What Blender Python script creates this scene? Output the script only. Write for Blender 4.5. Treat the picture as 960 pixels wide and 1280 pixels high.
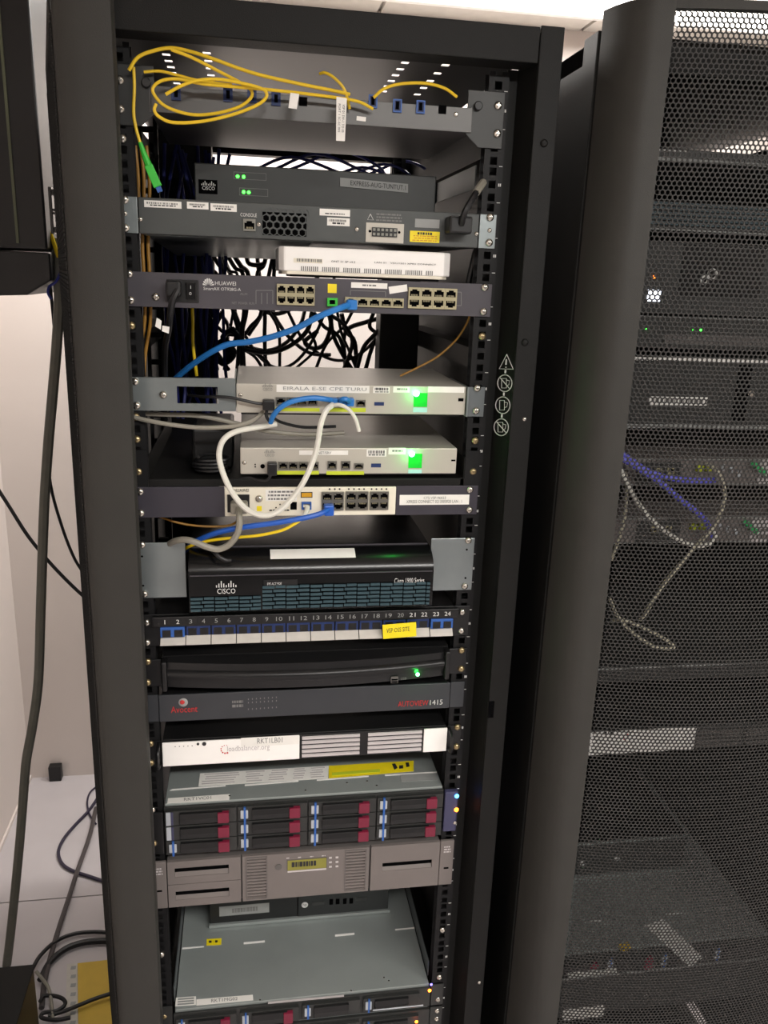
import bpy, math, random
from mathutils import Vector, Matrix
random.seed(7)
for o in list(bpy.data.objects): bpy.data.objects.remove(o)
SC = bpy.context.scene
COL = SC.collection

# ------------------------------------------------------------------ camera
F, CX, CD, YAW, PIT, ROL, EYE = 1030.0, -.08466, 1.11981, .16779, .27782, .03679, 1.68
_w = Vector((math.sin(YAW)*math.cos(PIT), math.cos(YAW)*math.cos(PIT), -math.sin(PIT)))
_r0 = Vector((math.cos(YAW), -math.sin(YAW), 0)); _u0 = _r0.cross(_w)
_r = _r0*math.cos(ROL) + _u0*math.sin(ROL); _u = -_r0*math.sin(ROL) + _u0*math.cos(ROL)
cam = bpy.data.cameras.new('camera'); cam.sensor_fit = 'VERTICAL'; cam.sensor_height = 36
cam.lens = F*36/1280; cam.clip_start = .02
camo = bpy.data.objects.new('camera', cam); COL.objects.link(camo)
camo.matrix_world = Matrix(((_r.x,_u.x,-_w.x,CX),(_r.y,_u.y,-_w.y,-CD),(_r.z,_u.z,-_w.z,EYE),(0,0,0,1)))
SC.camera = camo

# ------------------------------------------------------------------ light and exposure
SC.view_settings.view_transform = 'Standard'; SC.view_settings.look = 'None'
SC.view_settings.gamma = 1; SC.view_settings.use_curve_mapping = False
SC.view_settings.exposure = 0.30
wd = bpy.data.worlds.new('world'); SC.world = wd; wd.use_nodes = True
wd.node_tree.nodes['Background'].inputs[0].default_value = (1, .98, .96, 1)
wd.node_tree.nodes['Background'].inputs[1].default_value = .05
LIGHTS = [  # ceiling luminaires: x, y, length x, length y, watts
    (.50, -1.80, 1.2, .30, 33.0), (-.35, 1.05, .62, .30, 11.0), (1.85, -1.75, 1.2, .30, 30.0), (.75, 1.10, 1.2, .30, 17.0)]
CEIL = 2.40
def area(name, loc, sx, sy, w):
    l = bpy.data.lights.new(name, 'AREA'); l.shape = 'RECTANGLE'; l.size = sx; l.size_y = sy; l.energy = w
    l.color = (1, .97, .93)
    o = bpy.data.objects.new(name, l); COL.objects.link(o); o.location = loc
    return o
for (lx, ly, sx, sy, w) in LIGHTS: area('lamp_light', (lx, ly, CEIL-.045), sx-.06, sy-.06, w)

# ------------------------------------------------------------------ helpers: measuring
def ray(u, v): return _w + _r*((u-480)/F) - _u*((v-640)/F)
def at(u, v, Y=0.0):
    d = ray(u, v); t = (Y+CD)/d.y; return (CX+d.x*t, EYE+d.z*t)
def fr(u, v, Y=0.0):
    x, z = at(u, v, Y); return Vector((x, Y, z))
def tp(u, v, Z):
    d = ray(u, v); t = (Z-EYE)/d.z; return Vector((CX+d.x*t, -CD+d.y*t, Z))
def sx_(u, v, X):
    d = ray(u, v); t = (X-CX)/d.x; return Vector((X, -CD+d.y*t, EYE+d.z*t))
def rc(u0, v0, u1, v1, Y=0.0):
    a = at(u0, v0, Y); b = at(u1, v1, Y); return (a[0], b[0], b[1], a[1])

# ------------------------------------------------------------------ helpers: materials
def lin(c):
    c = c/255.0
    return c/12.92 if c <= .04045 else ((c+.055)/1.055)**2.4
MATS = {}
def mat(name, rgb, rough=.5, metal=0.0, var=.06, scale=40.0, bump=0.0, emit=0.0, bscale=None, spec=.5, stretch=None, coat=0):
    if name in MATS: return MATS[name]
    m = bpy.data.materials.new(name); m.use_nodes = True; nt = m.node_tree; b = nt.nodes['Principled BSDF']
    c = [lin(x) for x in rgb]
    b.inputs['Roughness'].default_value = rough; b.inputs['Metallic'].default_value = metal
    b.inputs['Specular IOR Level'].default_value = spec
    if coat: b.inputs['Coat Weight'].default_value = coat
    tc = nt.nodes.new('ShaderNodeTexCoord'); mp = nt.nodes.new('ShaderNodeMapping')
    if stretch: mp.inputs['Scale'].default_value = stretch
    nt.links.new(tc.outputs['Object'], mp.inputs['Vector'])
    nz = nt.nodes.new('ShaderNodeTexNoise'); nz.inputs['Scale'].default_value = scale; nz.inputs['Detail'].default_value = 4
    nt.links.new(mp.outputs['Vector'], nz.inputs['Vector'])
    rp = nt.nodes.new('ShaderNodeValToRGB')
    rp.color_ramp.elements[0].position = .3; rp.color_ramp.elements[1].position = .7
    rp.color_ramp.elements[0].color = [x*(1-var) for x in c]+[1]; rp.color_ramp.elements[1].color = [min(1, x*(1+var)) for x in c]+[1]
    nt.links.new(nz.outputs['Fac'], rp.inputs['Fac']); nt.links.new(rp.outputs['Color'], b.inputs['Base Color'])
    if bump:
        bn = nt.nodes.new('ShaderNodeBump'); bn.inputs['Strength'].default_value = bump; bn.inputs['Distance'].default_value = .001
        n2 = nt.nodes.new('ShaderNodeTexNoise'); n2.inputs['Scale'].default_value = bscale or scale*8; n2.inputs['Detail'].default_value = 2
        nt.links.new(mp.outputs['Vector'], n2.inputs['Vector']); nt.links.new(n2.outputs['Fac'], bn.inputs['Height'])
        nt.links.new(bn.outputs['Normal'], b.inputs['Normal'])
    if emit:
        b.inputs['Emission Color'].default_value = c+[1]; b.inputs['Emission Strength'].default_value = emit
    MATS[name] = m; return m
K = dict(
    wall=mat('wall_paint', (224, 214, 208), .75, 0, .03, 3, .08, bscale=220),
    ceil=mat('ceiling_tile', (222, 218, 210), .85, 0, .04, 30, .25, bscale=300),
    grid=mat('ceiling_grid', (196, 193, 186), .6),
    floor=mat('floor_laminate', (194, 188, 190), .35, 0, .06, 5, .04, bscale=160),
    joint=mat('floor_joint', (70, 66, 66), .8),
    cab=mat('cabinet_black', (23, 23, 22), .5, 0, .06, 30, .25, bscale=900, spec=.2),
    door=mat('door_grey_black', (54, 53, 50), .5, 0, .05, 20, .3, bscale=1100, spec=.3),
    mesh=mat('perforated_steel', (30, 29, 27), .5, 0, .05, 20),
    rail=mat('rail_black', (23, 23, 24), .5, 0, .06, 40, spec=.25),
    black=mat('black_plastic', (20, 20, 21), .42, 0, .08, 50),
    blackg=mat('black_gloss', (16, 16, 17), .25, 0, .08, 30),
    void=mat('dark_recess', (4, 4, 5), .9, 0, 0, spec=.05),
    screw=mat('screw_steel', (205, 200, 190), .25, .95, .05, 200),
    brass=mat('screw_brass', (178, 160, 122), .32, .9, .08, 200),
    zinc=mat('zinc_plate', (152, 160, 161), .34, .75, .08, 14, .1, bscale=200),
    zincd=mat('zinc_dull', (110, 116, 118), .45, .6, .1, 14),
    psu=mat('charcoal_paint', (72, 75, 74), .42, .1, .05, 20, .1, bscale=700),
    slate=mat('slate_paint', (74, 71, 77), .45, .1, .05, 20, .1, bscale=700),
    plum=mat('plum_grey_paint', (58, 55, 64), .5, .1, .06, 14),
    tray=mat('tray_paint', (88, 87, 86), .38, .35, .06, 14),
    cream=mat('cream_plastic', (236, 230, 212), .45, 0, .03, 20),
    white=mat('white_plastic', (250, 248, 244), .4, 0, .02, 20),
    paper=mat('paper_label', (240, 238, 232), .6, 0, .03, 60),
    greyp=mat('grey_label', (150, 152, 150), .5, 0, .05, 60),
    ink=mat('ink_black', (38, 38, 40), .6, 0, .05),
    inkg=mat('ink_grey', (120, 120, 118), .6),
    inkw=mat('ink_white', (214, 214, 212), .6),
    inkr=mat('ink_red', (190, 44, 44), .5),
    yellow=mat('yellow_label', (244, 222, 28), .5, 0, .04, 60),
    lime=mat('lime_strip', (198, 212, 52), .5),
    orange=mat('orange_label', (214, 158, 30), .5),
    cyan=mat('pale_cyan_label', (176, 226, 222), .5),
    isr=mat('warm_grey_metal', (192, 187, 176), .38, .15, .03, 20),
    pbeige=mat('port_frame_beige', (178, 170, 138), .4, .2, .06, 80),
    pmetal=mat('port_frame_metal', (150, 148, 140), .3, .8, .06, 80),
    blue=mat('blue_cable', (40, 122, 200), .42, 0, .05, 40),
    dblue=mat('deep_blue_cable', (34, 92, 190), .42, 0, .05, 40),
    navy=mat('navy_cable', (40, 48, 130), .45),
    violet=mat('violet_blue_cable', (104, 104, 224), .45),
    sc=mat('blue_adapter', (46, 92, 168), .45),
    scd=mat('dark_shaded_blue', (24, 46, 96), .5),
    fibre=mat('yellow_fibre_jacket', (238, 200, 44), .4, 0, .05, 60),
    yel=mat('yellow_cable', (240, 206, 22), .42),
    brown=mat('amber_cable', (150, 108, 34), .5),
    gcon=mat('green_connector', (58, 190, 62), .42),
    cord=mat('black_cord', (22, 22, 24), .45),
    gcord=mat('grey_cord', (142, 138, 126), .5),
    wcord=mat('white_cord', (226, 224, 214), .45),
    thick=mat('dark_grey_sheath', (104, 103, 94), .55, 0, .1, 30),
    dl=mat('galvanised_grey', (158, 165, 163), .45, .35, .06, 10, .06, bscale=100),
    drive=mat('drive_dark_grey', (48, 49, 48), .42, .1),
    maroon=mat('maroon_latch', (118, 26, 52), .4),
    clip=mat('pale_clip', (186, 192, 198), .35, .3),
    clipb=mat('blue_clip', (44, 94, 170), .4),
    tape=mat('taupe_grey_plastic', (116, 109, 106), .5, 0, .04, 16, .1, bscale=600),
    taped=mat('taupe_grey_dark', (96, 92, 90), .5),
    lcd=mat('lcd_olive', (138, 134, 56), .3),
    teal=mat('teal_grille', (50, 74, 82), .45),
    avo=mat('blue_grey_panel', (56, 58, 62), .45, .1, .05, 16),
    mauve=mat('mauve_ear', (62, 62, 92), .45),
    slat=mat('slat_lilac_grey', (196, 190, 190), .4),
    lgrn=mat('led_green', (60, 255, 90), .3, 0, 0, emit=60), lgrn2=mat('led_green_small', (60, 255, 60), .3, 0, 0, emit=6),
    lgw=mat('led_green_window', (20, 165, 44), .3, 0, .1, 200, emit=.55),
    lblu=mat('led_blue', (60, 140, 255), .3, 0, 0, emit=9), lora=mat('led_orange', (255, 120, 30), .3, 0, 0, emit=9),
    lwht=mat('led_white', (235, 240, 255), .3, 0, 0, emit=2.5), lviol=mat('led_violet', (120, 110, 240), .3, 0, 0, emit=3),
    diff=mat('lamp_diffuser', (255, 250, 242), .5, 0, 0, emit=5),
    gold=mat('ochre_mat', (206, 172, 62), .6, 0, .08, 20),
    swit=mat('dark_charcoal_paint', (56, 58, 57), .45, .1), roof=mat('roof_grey', (96, 92, 94), .4, .5, .05, 8), dusk=mat('dark_violet_cable', (46, 40, 60), .45), dgrey=mat('dark_grey_cable', (72, 66, 66), .5), pale=mat('pale_beige_cable', (196, 190, 168), .45), satin=mat('satin_black', (34, 34, 35), .34, .35, .05, 20), wfront=mat('dark_low_bounce_wall', (74, 73, 72), .7, 0, .04, 4), strip=mat('pale_shaded_strip', (196, 192, 184), .6, 0, .05, 60), olive=mat('olive_trim', (96, 100, 78), .5),
    pcb=mat('green_tab', (40, 170, 90), .5),
)

# ------------------------------------------------------------------ helpers: geometry
ORG = {}
def org(p): return ORG[p.name] if p else Vector((0, 0, 0))
def new_ob(name, data, parent=None, loc=None):
    o = bpy.data.objects.new(name, data); COL.objects.link(o)
    if parent: o.parent = parent; ORG[o.name] = org(parent)
    else: ORG[o.name] = Vector((0, 0, 0))
    if loc is not None: o.location = loc
    return o
def tag(o, label, cat, group=None, kind=None):
    if label: o['label'] = label
    if cat: o['category'] = cat
    if group: o['group'] = group
    if kind: o['kind'] = kind
    return o
def thing(name, label, cat, base, group=None):
    o = bpy.data.objects.new(name, None); COL.objects.link(o); o.empty_display_size = .02
    o.location = base; ORG[o.name] = Vector(base); return tag(o, label, cat, group)
class MB:
    def __init__(s): s.v = []; s.f = []
    def add(s, vs, fs):
        n = len(s.v); s.v += [Vector(v) for v in vs]; s.f += [tuple(i+n for i in f) for f in fs]; return s
    def box(s, x0, x1, y0, y1, z0, z1):
        x0, x1 = min(x0, x1), max(x0, x1); y0, y1 = min(y0, y1), max(y0, y1); z0, z1 = min(z0, z1), max(z0, z1)
        return s.add([(x0,y0,z0),(x1,y0,z0),(x1,y1,z0),(x0,y1,z0),(x0,y0,z1),(x1,y0,z1),(x1,y1,z1),(x0,y1,z1)],
                     [(0,3,2,1),(4,5,6,7),(0,1,5,4),(1,2,6,5),(2,3,7,6),(3,0,4,7)])
    def slab(s, c, n, t):     # four corners given clockwise from the outside (tl, tr, br, bl), thickness t along n
        c = [Vector(p) for p in c]; n = Vector(n).normalized()*t
        return s.add(c + [p+n for p in c], [(4,7,6,5),(0,1,2,3),(0,4,5,1),(1,5,6,2),(2,6,7,3),(3,7,4,0)])
    def prism(s, pts, lo, hi, axis='x'):   # closed profile extruded along an axis
        k = len(pts)
        def P(a, b, t): return {'x': (t, a, b), 'y': (a, t, b), 'z': (a, b, t)}[axis]
        vs = [P(a, b, lo) for a, b in pts] + [P(a, b, hi) for a, b in pts]
        return s.add(vs, [tuple(range(k-1, -1, -1)), tuple(range(k, 2*k))] + [(i, (i+1) % k, k+(i+1) % k, k+i) for i in range(k)])
    def cyl(s, c, r, h, axis='y', n=14, r2=None):   # from c along the axis for h
        c = Vector(c); r2 = r if r2 is None else r2
        def P(a, rr, t):
            x, y = rr*math.cos(a), rr*math.sin(a)
            return c + Vector({'x': (t, x, y), 'y': (x, t, y), 'z': (x, y, t)}[axis])
        vs = [P(2*math.pi*i/n, r, 0) for i in range(n)] + [P(2*math.pi*i/n, r2, h) for i in range(n)]
        return s.add(vs, [tuple(range(n-1, -1, -1)), tuple(range(n, 2*n))] + [(i, (i+1) % n, n+(i+1) % n, n+i) for i in range(n)])
    def dome(s, c, r, h, n=14):       # screw or rivet head bulging towards -y
        c = Vector(c); prof = [(1, 0), (1, .22), (.88, .6), (.55, .9), (.22, 1)]
        vs = [c+Vector((r*q*math.cos(2*math.pi*i/n), -h*t, r*q*math.sin(2*math.pi*i/n))) for q, t in prof for i in range(n)]
        fs = [(j*n+i, j*n+(i+1) % n, (j+1)*n+(i+1) % n, (j+1)*n+i) for j in range(len(prof)-1) for i in range(n)]
        return s.add(vs, fs + [tuple((len(prof)-1)*n+i for i in range(n))])
    def tube(s, pts, r, n=8, sub=6):
        p = [Vector(q) for q in pts]; P = []
        if len(p) > 2 and sub > 1:
            e = [p[0]*2-p[1]] + p + [p[-1]*2-p[-2]]
            for i in range(1, len(e)-2):
                a, b, c, d = e[i-1], e[i], e[i+1], e[i+2]
                for k in range(sub):
                    t = k/sub
                    P.append(.5*((2*b) + (c-a)*t + (2*a-5*b+4*c-d)*t*t + (3*b-a-3*c+d)*t**3))
            P.append(p[-1])
        else: P = p
        nrm = None; rings = []
        for i, q in enumerate(P):
            t = (P[min(i+1, len(P)-1)]-P[max(i-1, 0)])
            if t.length < 1e-9: t = Vector((0, 0, 1))
            t.normalize()
            if nrm is None:
                nrm = t.cross(Vector((0, 1, 0)))
                if nrm.length < .1: nrm = t.cross(Vector((1, 0, 0)))
            nrm = (nrm - t*nrm.dot(t)).normalized(); bi = t.cross(nrm)
            rr = r(i/(len(P)-1)) if callable(r) else r
            rings.append([q + (nrm*math.cos(2*math.pi*k/n) + bi*math.sin(2*math.pi*k/n))*rr for k in range(n)])
        vs = [v for g in rings for v in g]
        fs = [(i*n+k, i*n+(k+1) % n, (i+1)*n+(k+1) % n, (i+1)*n+k) for i in range(len(rings)-1) for k in range(n)]
        return s.add(vs, fs + [tuple(range(n-1, -1, -1)), tuple((len(rings)-1)*n+k for k in range(n))])
    def plate(s, u0, u1, v0, v1, holes, w0, w1, axis='y'):   # rectangular plate with rectangular holes, w0..w1 thick
        us = sorted({u0, u1, *[h[0] for h in holes], *[h[1] for h in holes]}); vs = sorted({v0, v1, *[h[2] for h in holes], *[h[3] for h in holes]})
        us = [u for u in us if u0 <= u <= u1]; vs = [v for v in vs if v0 <= v <= v1]
        def solid(i, j):
            if i < 0 or j < 0 or i >= len(us)-1 or j >= len(vs)-1: return False
            a, b = (us[i]+us[i+1])/2, (vs[j]+vs[j+1])/2
            return not any(h[0] < a < h[1] and h[2] < b < h[3] for h in holes)
        def P(a, b, w): return {'y': (a, w, b), 'z': (a, b, w), 'x': (w, a, b)}[axis]
        cache = {}
        def V(i, j, k):
            if (i, j, k) not in cache: cache[(i, j, k)] = len(s.v); s.v.append(Vector(P(us[i], vs[j], w1 if k else w0)))
            return cache[(i, j, k)]
        for i in range(len(us)-1):
            for j in range(len(vs)-1):
                if not solid(i, j): continue
                s.f.append((V(i,j,0), V(i+1,j,0), V(i+1,j+1,0), V(i,j+1,0))); s.f.append((V(i,j,1), V(i,j+1,1), V(i+1,j+1,1), V(i+1,j,1)))
                for di, dj, a, b in ((-1,0,(i,j),(i,j+1)), (1,0,(i+1,j+1),(i+1,j)), (0,-1,(i+1,j),(i,j)), (0,1,(i,j+1),(i+1,j+1))):
                    if not solid(i+di, j+dj): s.f.append((V(*a,0), V(*b,0), V(*b,1), V(*a,1)))
        return s
    def mesh(s, name, m, off=Vector((0, 0, 0)), smooth=False):
        me = bpy.data.meshes.new(name); me.from_pydata([v-off for v in s.v], [], s.f); me.materials.append(m)
        if smooth: me.polygons.foreach_set('use_smooth', [True]*len(me.polygons))
        me.update()
        if smooth: me.set_sharp_from_angle(angle=.62)
        return me
    def build(s, name, m, parent=None, bevel=0, smooth=False, seg=2):
        if isinstance(m, str): m = K[m]
        o = new_ob(name, s.mesh(name, m, org(parent), smooth), parent)
        if bevel:
            b = o.modifiers.new('bevel', 'BEVEL'); b.width = bevel; b.segments = seg; b.limit_method = 'ANGLE'; b.angle_limit = .6
        return o
def box(name, m, parent, x0, x1, y0, y1, z0, z1, bevel=0): return MB().box(x0, x1, y0, y1, z0, z1).build(name, m, parent, bevel)
def inst(name, me, at_, parent): return new_ob(name, me, parent, Vector(at_)-org(parent))
def sticker(name, m, parent, r, Y, t=.0005):   # flat label on a front face, r = (x0, x1, z0, z1)
    x0, x1, z0, z1 = r; return box(name, m, parent, x0, x1, Y-t, Y, z0, z1)
_txt = {}
def text(s, m, parent, c, n=(0, -1, 0), t=.0008, name='lettering', stretch=True):   # lettering fitted to corners tl, tr, br, bl
    if s not in _txt:
        cu = bpy.data.curves.new('t', 'FONT'); cu.body = s; cu.resolution_u = 2
        o = bpy.data.objects.new('t', cu); COL.objects.link(o)
        me = bpy.data.meshes.new_from_object(o.evaluated_get(bpy.context.evaluated_depsgraph_get()))
        vs = [v.co.copy() for v in me.vertices]; fs = [tuple(q.vertices) for q in me.polygons]
        bpy.data.objects.remove(o); bpy.data.curves.remove(cu); bpy.data.meshes.remove(me)
        xs = [v.x for v in vs]; ys = [v.y for v in vs]
        a, b, c0, d = min(xs), max(xs), min(ys), max(ys)
        _txt[s] = ([((v.x-a)/(b-a), (v.y-c0)/max(1e-6, d-c0)) for v in vs], fs)
    vs, fs = _txt[s]; tl, tr, br, bl = [Vector(p) for p in c]; n = Vector(n).normalized()*t
    b = MB(); b.add([(bl*(1-x)+br*x)*(1-y) + (tl*(1-x)+tr*x)*y + n for x, y in vs], fs)
    return b.build(name, m, parent)
def rcorn(r, Y): x0, x1, z0, z1 = r; return [Vector((x0,Y,z1)), Vector((x1,Y,z1)), Vector((x1,Y,z0)), Vector((x0,Y,z0))]
def ftext(s, m, parent, u0, v0, u1, v1, Y, t=.0008): return text(s, m, parent, rcorn(rc(u0, v0, u1, v1, Y), Y), t=t)
def bars(m, parent, r, Y, n, name='barcode'):
    x0, x1, z0, z1 = r; b = MB(); x = x0; rnd = random.Random(int(x0*1e5) & 65535)
    while x < x1:
        w = (x1-x0)/n*rnd.uniform(.3, 1.1); b.box(x, min(x1, x+w), Y-.0004, Y, z0, z1); x += w+(x1-x0)/n*rnd.uniform(.3, .9)
    return b.build(name, m, parent)
def lines(m, parent, r, Y, n, name='fine_print'):
    x0, x1, z0, z1 = r; b = MB(); h = (z1-z0)/(2*n-1) if n > 1 else (z1-z0); rnd = random.Random(n*31+int(z0*1e5) % 977)
    for i in range(n):
        x = x0 + (x1-x0)*rnd.uniform(0, .08); zz = z1-2*i*h
        while x < x1-.0006:
            w = rnd.uniform(.0016, .0055); b.box(x, min(x1, x+w), Y-.0003, Y, zz-h, zz); x += w+.0011
    return b.build(name, m, parent)
# shared small meshes, modelled at the origin, front towards -y
ME = {}
def screw_mesh(k, r=.0053, h=.0040):
    m = MB(); m.dome((0,0,0), r, h); m.box(-r*.55, r*.55, -h*1.03, -h*.8, -r*.1, r*.1); m.box(-r*.1, r*.1, -h*1.03, -h*.8, -r*.55, r*.55)
    return m.mesh('screw', K[k], smooth=True)
ME['screw'] = screw_mesh('screw'); ME['brass'] = screw_mesh('brass'); ME['small'] = screw_mesh('screw', .003, .0022); ME['rivet'] = screw_mesh('cab', .005, .003)
def screw(parent, u, v, Y, k='screw'): x, z = at(u, v, Y); return inst('screw', ME[k], (x, Y, z), parent)
def port_mesh(frame, w, h, flip=False):
    key = (frame, w, h, flip)
    if key not in ME:
        a, b = w*.40, h*.33; sg = -1 if flip else 1
        holes = [(-a, a, -b if sg > 0 else -b*.55, b*.55 if sg > 0 else b), (-a*.55, a*.55, -b, b)]
        cut = MB().plate(-w/2, w/2, -h/2, h/2, holes, -.0024, 0)
        cav = MB().box(-w*.46, w*.46, -.0006, -.0001, -h*.46, h*.46)
        con = MB()
        for i in range(6):
            xx = -a*.6 + i*a*1.2/5; con.box(xx-a*.05, xx+a*.05, -.0011, -.0006, sg*-b*.95, sg*-b*.45)
        ME[key] = (cut.mesh('port', K[frame]), cav.mesh('cavity', K['void']), con.mesh('contacts', K['pbeige']))
    return ME[key]
def port(parent, u, v, Y, frame='pmetal', w=.0145, h=.0125, flip=False, loc=None):
    x, z = loc if loc else at(u, v, Y)
    a, b, c = port_mesh(frame, w, h, flip)
    o = inst('port', a, (x, Y, z), parent)
    for nm, me in (('cavity', b), ('contacts', c)):
        q = new_ob(nm, me, o); q.location = (0, 0, 0)
    return o
def led(parent, u, v, Y, m, r=.0018, name='indicator_light'):
    x, z = at(u, v, Y); return MB().dome((x, Y, z), r, r*.7, 10).build(name, m, parent, smooth=True)
def glow(parent, u, v, Y, w):
    l = bpy.data.lights.new('indicator_glow', 'POINT'); l.energy = w; l.color = (.06, 1, .16); l.shadow_soft_size = .004
    o = new_ob('indicator_glow', l, parent); x, z = at(u, v, Y); o.location = Vector((x, Y, z))-org(parent); return o
def cable(name, label, m, pts, r, group=None, cat='cable', sub=6, n=8, parent=None):
    o = MB().tube(pts, r, n, sub).build(name, m, parent, smooth=True)
    if label: tag(o, label, cat, group)
    return o
def px(*a): return [fr(u, v, Y) for (u, v, Y) in a]

# ------------------------------------------------------------------ the room
XL, XR, YB, YF = -.83, 2.6, 1.475, -3.6
def struct(o): o['kind'] = 'structure'; return o
struct(box('wall_left', 'wall', None, XL-.1, XL, YF, YB+.1, 0, CEIL)); struct(box('wall_back', 'wall', None, XL, XR, YB, YB+.1, 0, CEIL))
struct(box('wall_right', 'wall', None, XR, XR+.1, YF, YB+.1, 0, CEIL)); struct(box('wall_front', 'wfront', None, XL-.1, XR+.1, YF-.1, YF, 0, CEIL))  # unseen front wall, coloured dark to cut bounce light onto the racks
fl = struct(box('floor', 'joint', None, XL-.1, XR+.1, YF-.1, YB+.1, -.1, -.004))
T = .6; ox, oy = -.83, tp(60, 1124, 0).y
tile = MB().box(.0022, T-.0022, .0022, T-.0022, -.004, 0).mesh('tile', K['floor'])
for i in range(6):
    for j in range(-9, 2):
        x, y = ox+i*T, oy+j*T
        if y+T < YF-.05 or y > YB: continue
        inst('tile', tile, (x, y, 0), fl)
ce = struct(box('ceiling', 'grid', None, XL-.1, XR+.1, YF-.1, YB+.1, CEIL+.004, CEIL+.08))
jt = tp(771, 3, CEIL); ctile = MB().box(.006, T-.006, .006, T-.006, -.006, .004).mesh('ceiling_tile', K['ceil'])
cox = jt.x-.0-T*3; coy = jt.y-T*8
for i in range(8):
    for j in range(12):
        x, y = cox+i*T, coy+j*T
        if x > XR or x+T < XL-.1 or y+T < YF-.1 or y > YB+.1: continue
        inst('ceiling_tile', ctile, (x, y, CEIL), ce)
struct(box('baseboard_left', 'wall', None, XL, XL+.006, YF, YB, 0, .012))
for i, (lx, ly, sx, sy, w) in enumerate(LIGHTS):
    t = thing('ceiling_light', ('white fluorescent ceiling light above the aisle in front of the open rack', 'white fluorescent ceiling light over the corner behind the open rack',
        'white fluorescent ceiling light above the aisle before the closed rack', 'white fluorescent ceiling light behind the closed rack')[i], 'ceiling light', (lx, ly, CEIL-.04))
    MB().plate(lx-sx/2, lx+sx/2, ly-sy/2, ly+sy/2, [(lx-sx/2+.02, lx+sx/2-.02, ly-sy/2+.02, ly+sy/2-.02)], CEIL-.04, CEIL-.006, 'z').build('frame', 'white', t)
    box('diffuser', 'diff', t, lx-sx/2+.02, lx+sx/2-.02, ly-sy/2+.02, ly+sy/2-.02, CEIL-.03, CEIL-.01)

# ------------------------------------------------------------------ perforated sheet
def hexsheet(W, H, pitch, hole, thick, bow=0.0):
    import numpy as np
    dx, dz = pitch, pitch*math.sqrt(3)/2
    nx, nz = int(W/dx), int(H/dz); R = pitch/math.sqrt(3); r = hole/2
    ii, jj = np.meshgrid(np.arange(nx), np.arange(nz)); ii = ii.ravel(); jj = jj.ravel()
    cx = (ii+.5+.5*(jj % 2))*dx; cz = (jj+.5)*dz
    ang = np.pi/6+np.arange(6)*np.pi/3; ca, sa = np.cos(ang), np.sin(ang)
    def ring(q, y): return np.stack([cx[:, None]+q*ca, np.full((len(cx), 6), y), cz[:, None]+q*sa], -1)
    V = np.concatenate([ring(R, 0), ring(r, 0), ring(r, thick)], 1)        # n,18,3
    if bow: V[..., 1] -= bow*(1-(2*V[..., 0]/W-1)**2)
    n = len(cx); base = (np.arange(n)*18)[:, None]
    k = np.arange(6); k1 = (k+1) % 6
    q1 = np.stack([k, k1, 6+k1, 6+k], -1); q2 = np.stack([6+k, 6+k1, 12+k1, 12+k], -1)
    Q = np.concatenate([q1, q2])[None]+base[:, :, None]
    me = bpy.data.meshes.new('perforated_panel'); vv = V.reshape(-1, 3); qq = Q.reshape(-1)
    me.vertices.add(len(vv)); me.vertices.foreach_set('co', vv.ravel())
    me.loops.add(len(qq)); me.loops.foreach_set('vertex_index', qq.astype('i4'))
    me.polygons.add(len(qq)//4); me.polygons.foreach_set('loop_start', np.arange(0, len(qq), 4, dtype='i4'))
    me.update(calc_edges=True); me.materials.append(K['mesh']); return me

# ------------------------------------------------------------------ cabinets
YFR = -.04       # front of the frame; rails stand at y = 0
RZ0, RZ1 = .08, 1.935
rail_holes = []
z = RZ0+.01
while z < RZ1-.02:
    for dz in (.0064, .0222, .0381):
        rail_holes.append((-.0048, .0048, z+dz-.0048, z+dz+.0048))
    z += .04445
rail_me = MB().plate(-.0125, .0135, RZ0, RZ1, rail_holes, 0, .002).box(.0120, .0135, .002, .03, RZ0, RZ1).box(-.0120, .0119, .022, .023, RZ0, RZ1).mesh('mounting_rail', K['rail'])
rail_ml = MB().plate(-.0135, .0125, RZ0, RZ1, rail_holes, 0, .002).box(-.0135, -.0120, .002, .03, RZ0, RZ1).box(-.0119, .0120, .022, .023, RZ0, RZ1).mesh('mounting_rail', K['rail'])
def ticks(parent, x, Y):
    b = MB(); zz = RZ0+.01; i = 0
    while zz < RZ1-.02:
        b.box(x-.0022, x+.0022, Y-.0004, Y, zz-.0004, zz+.0004)
        if i % 2 == 0: b.box(x-.0018, x-.0004, Y-.0004, Y, zz+.020, zz+.0236); b.box(x+.0004, x+.0018, Y-.0004, Y, zz+.020, zz+.0236)
        zz += .04445; i += 1
    return b.build('rail_marks', 'inkw', parent)
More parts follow.
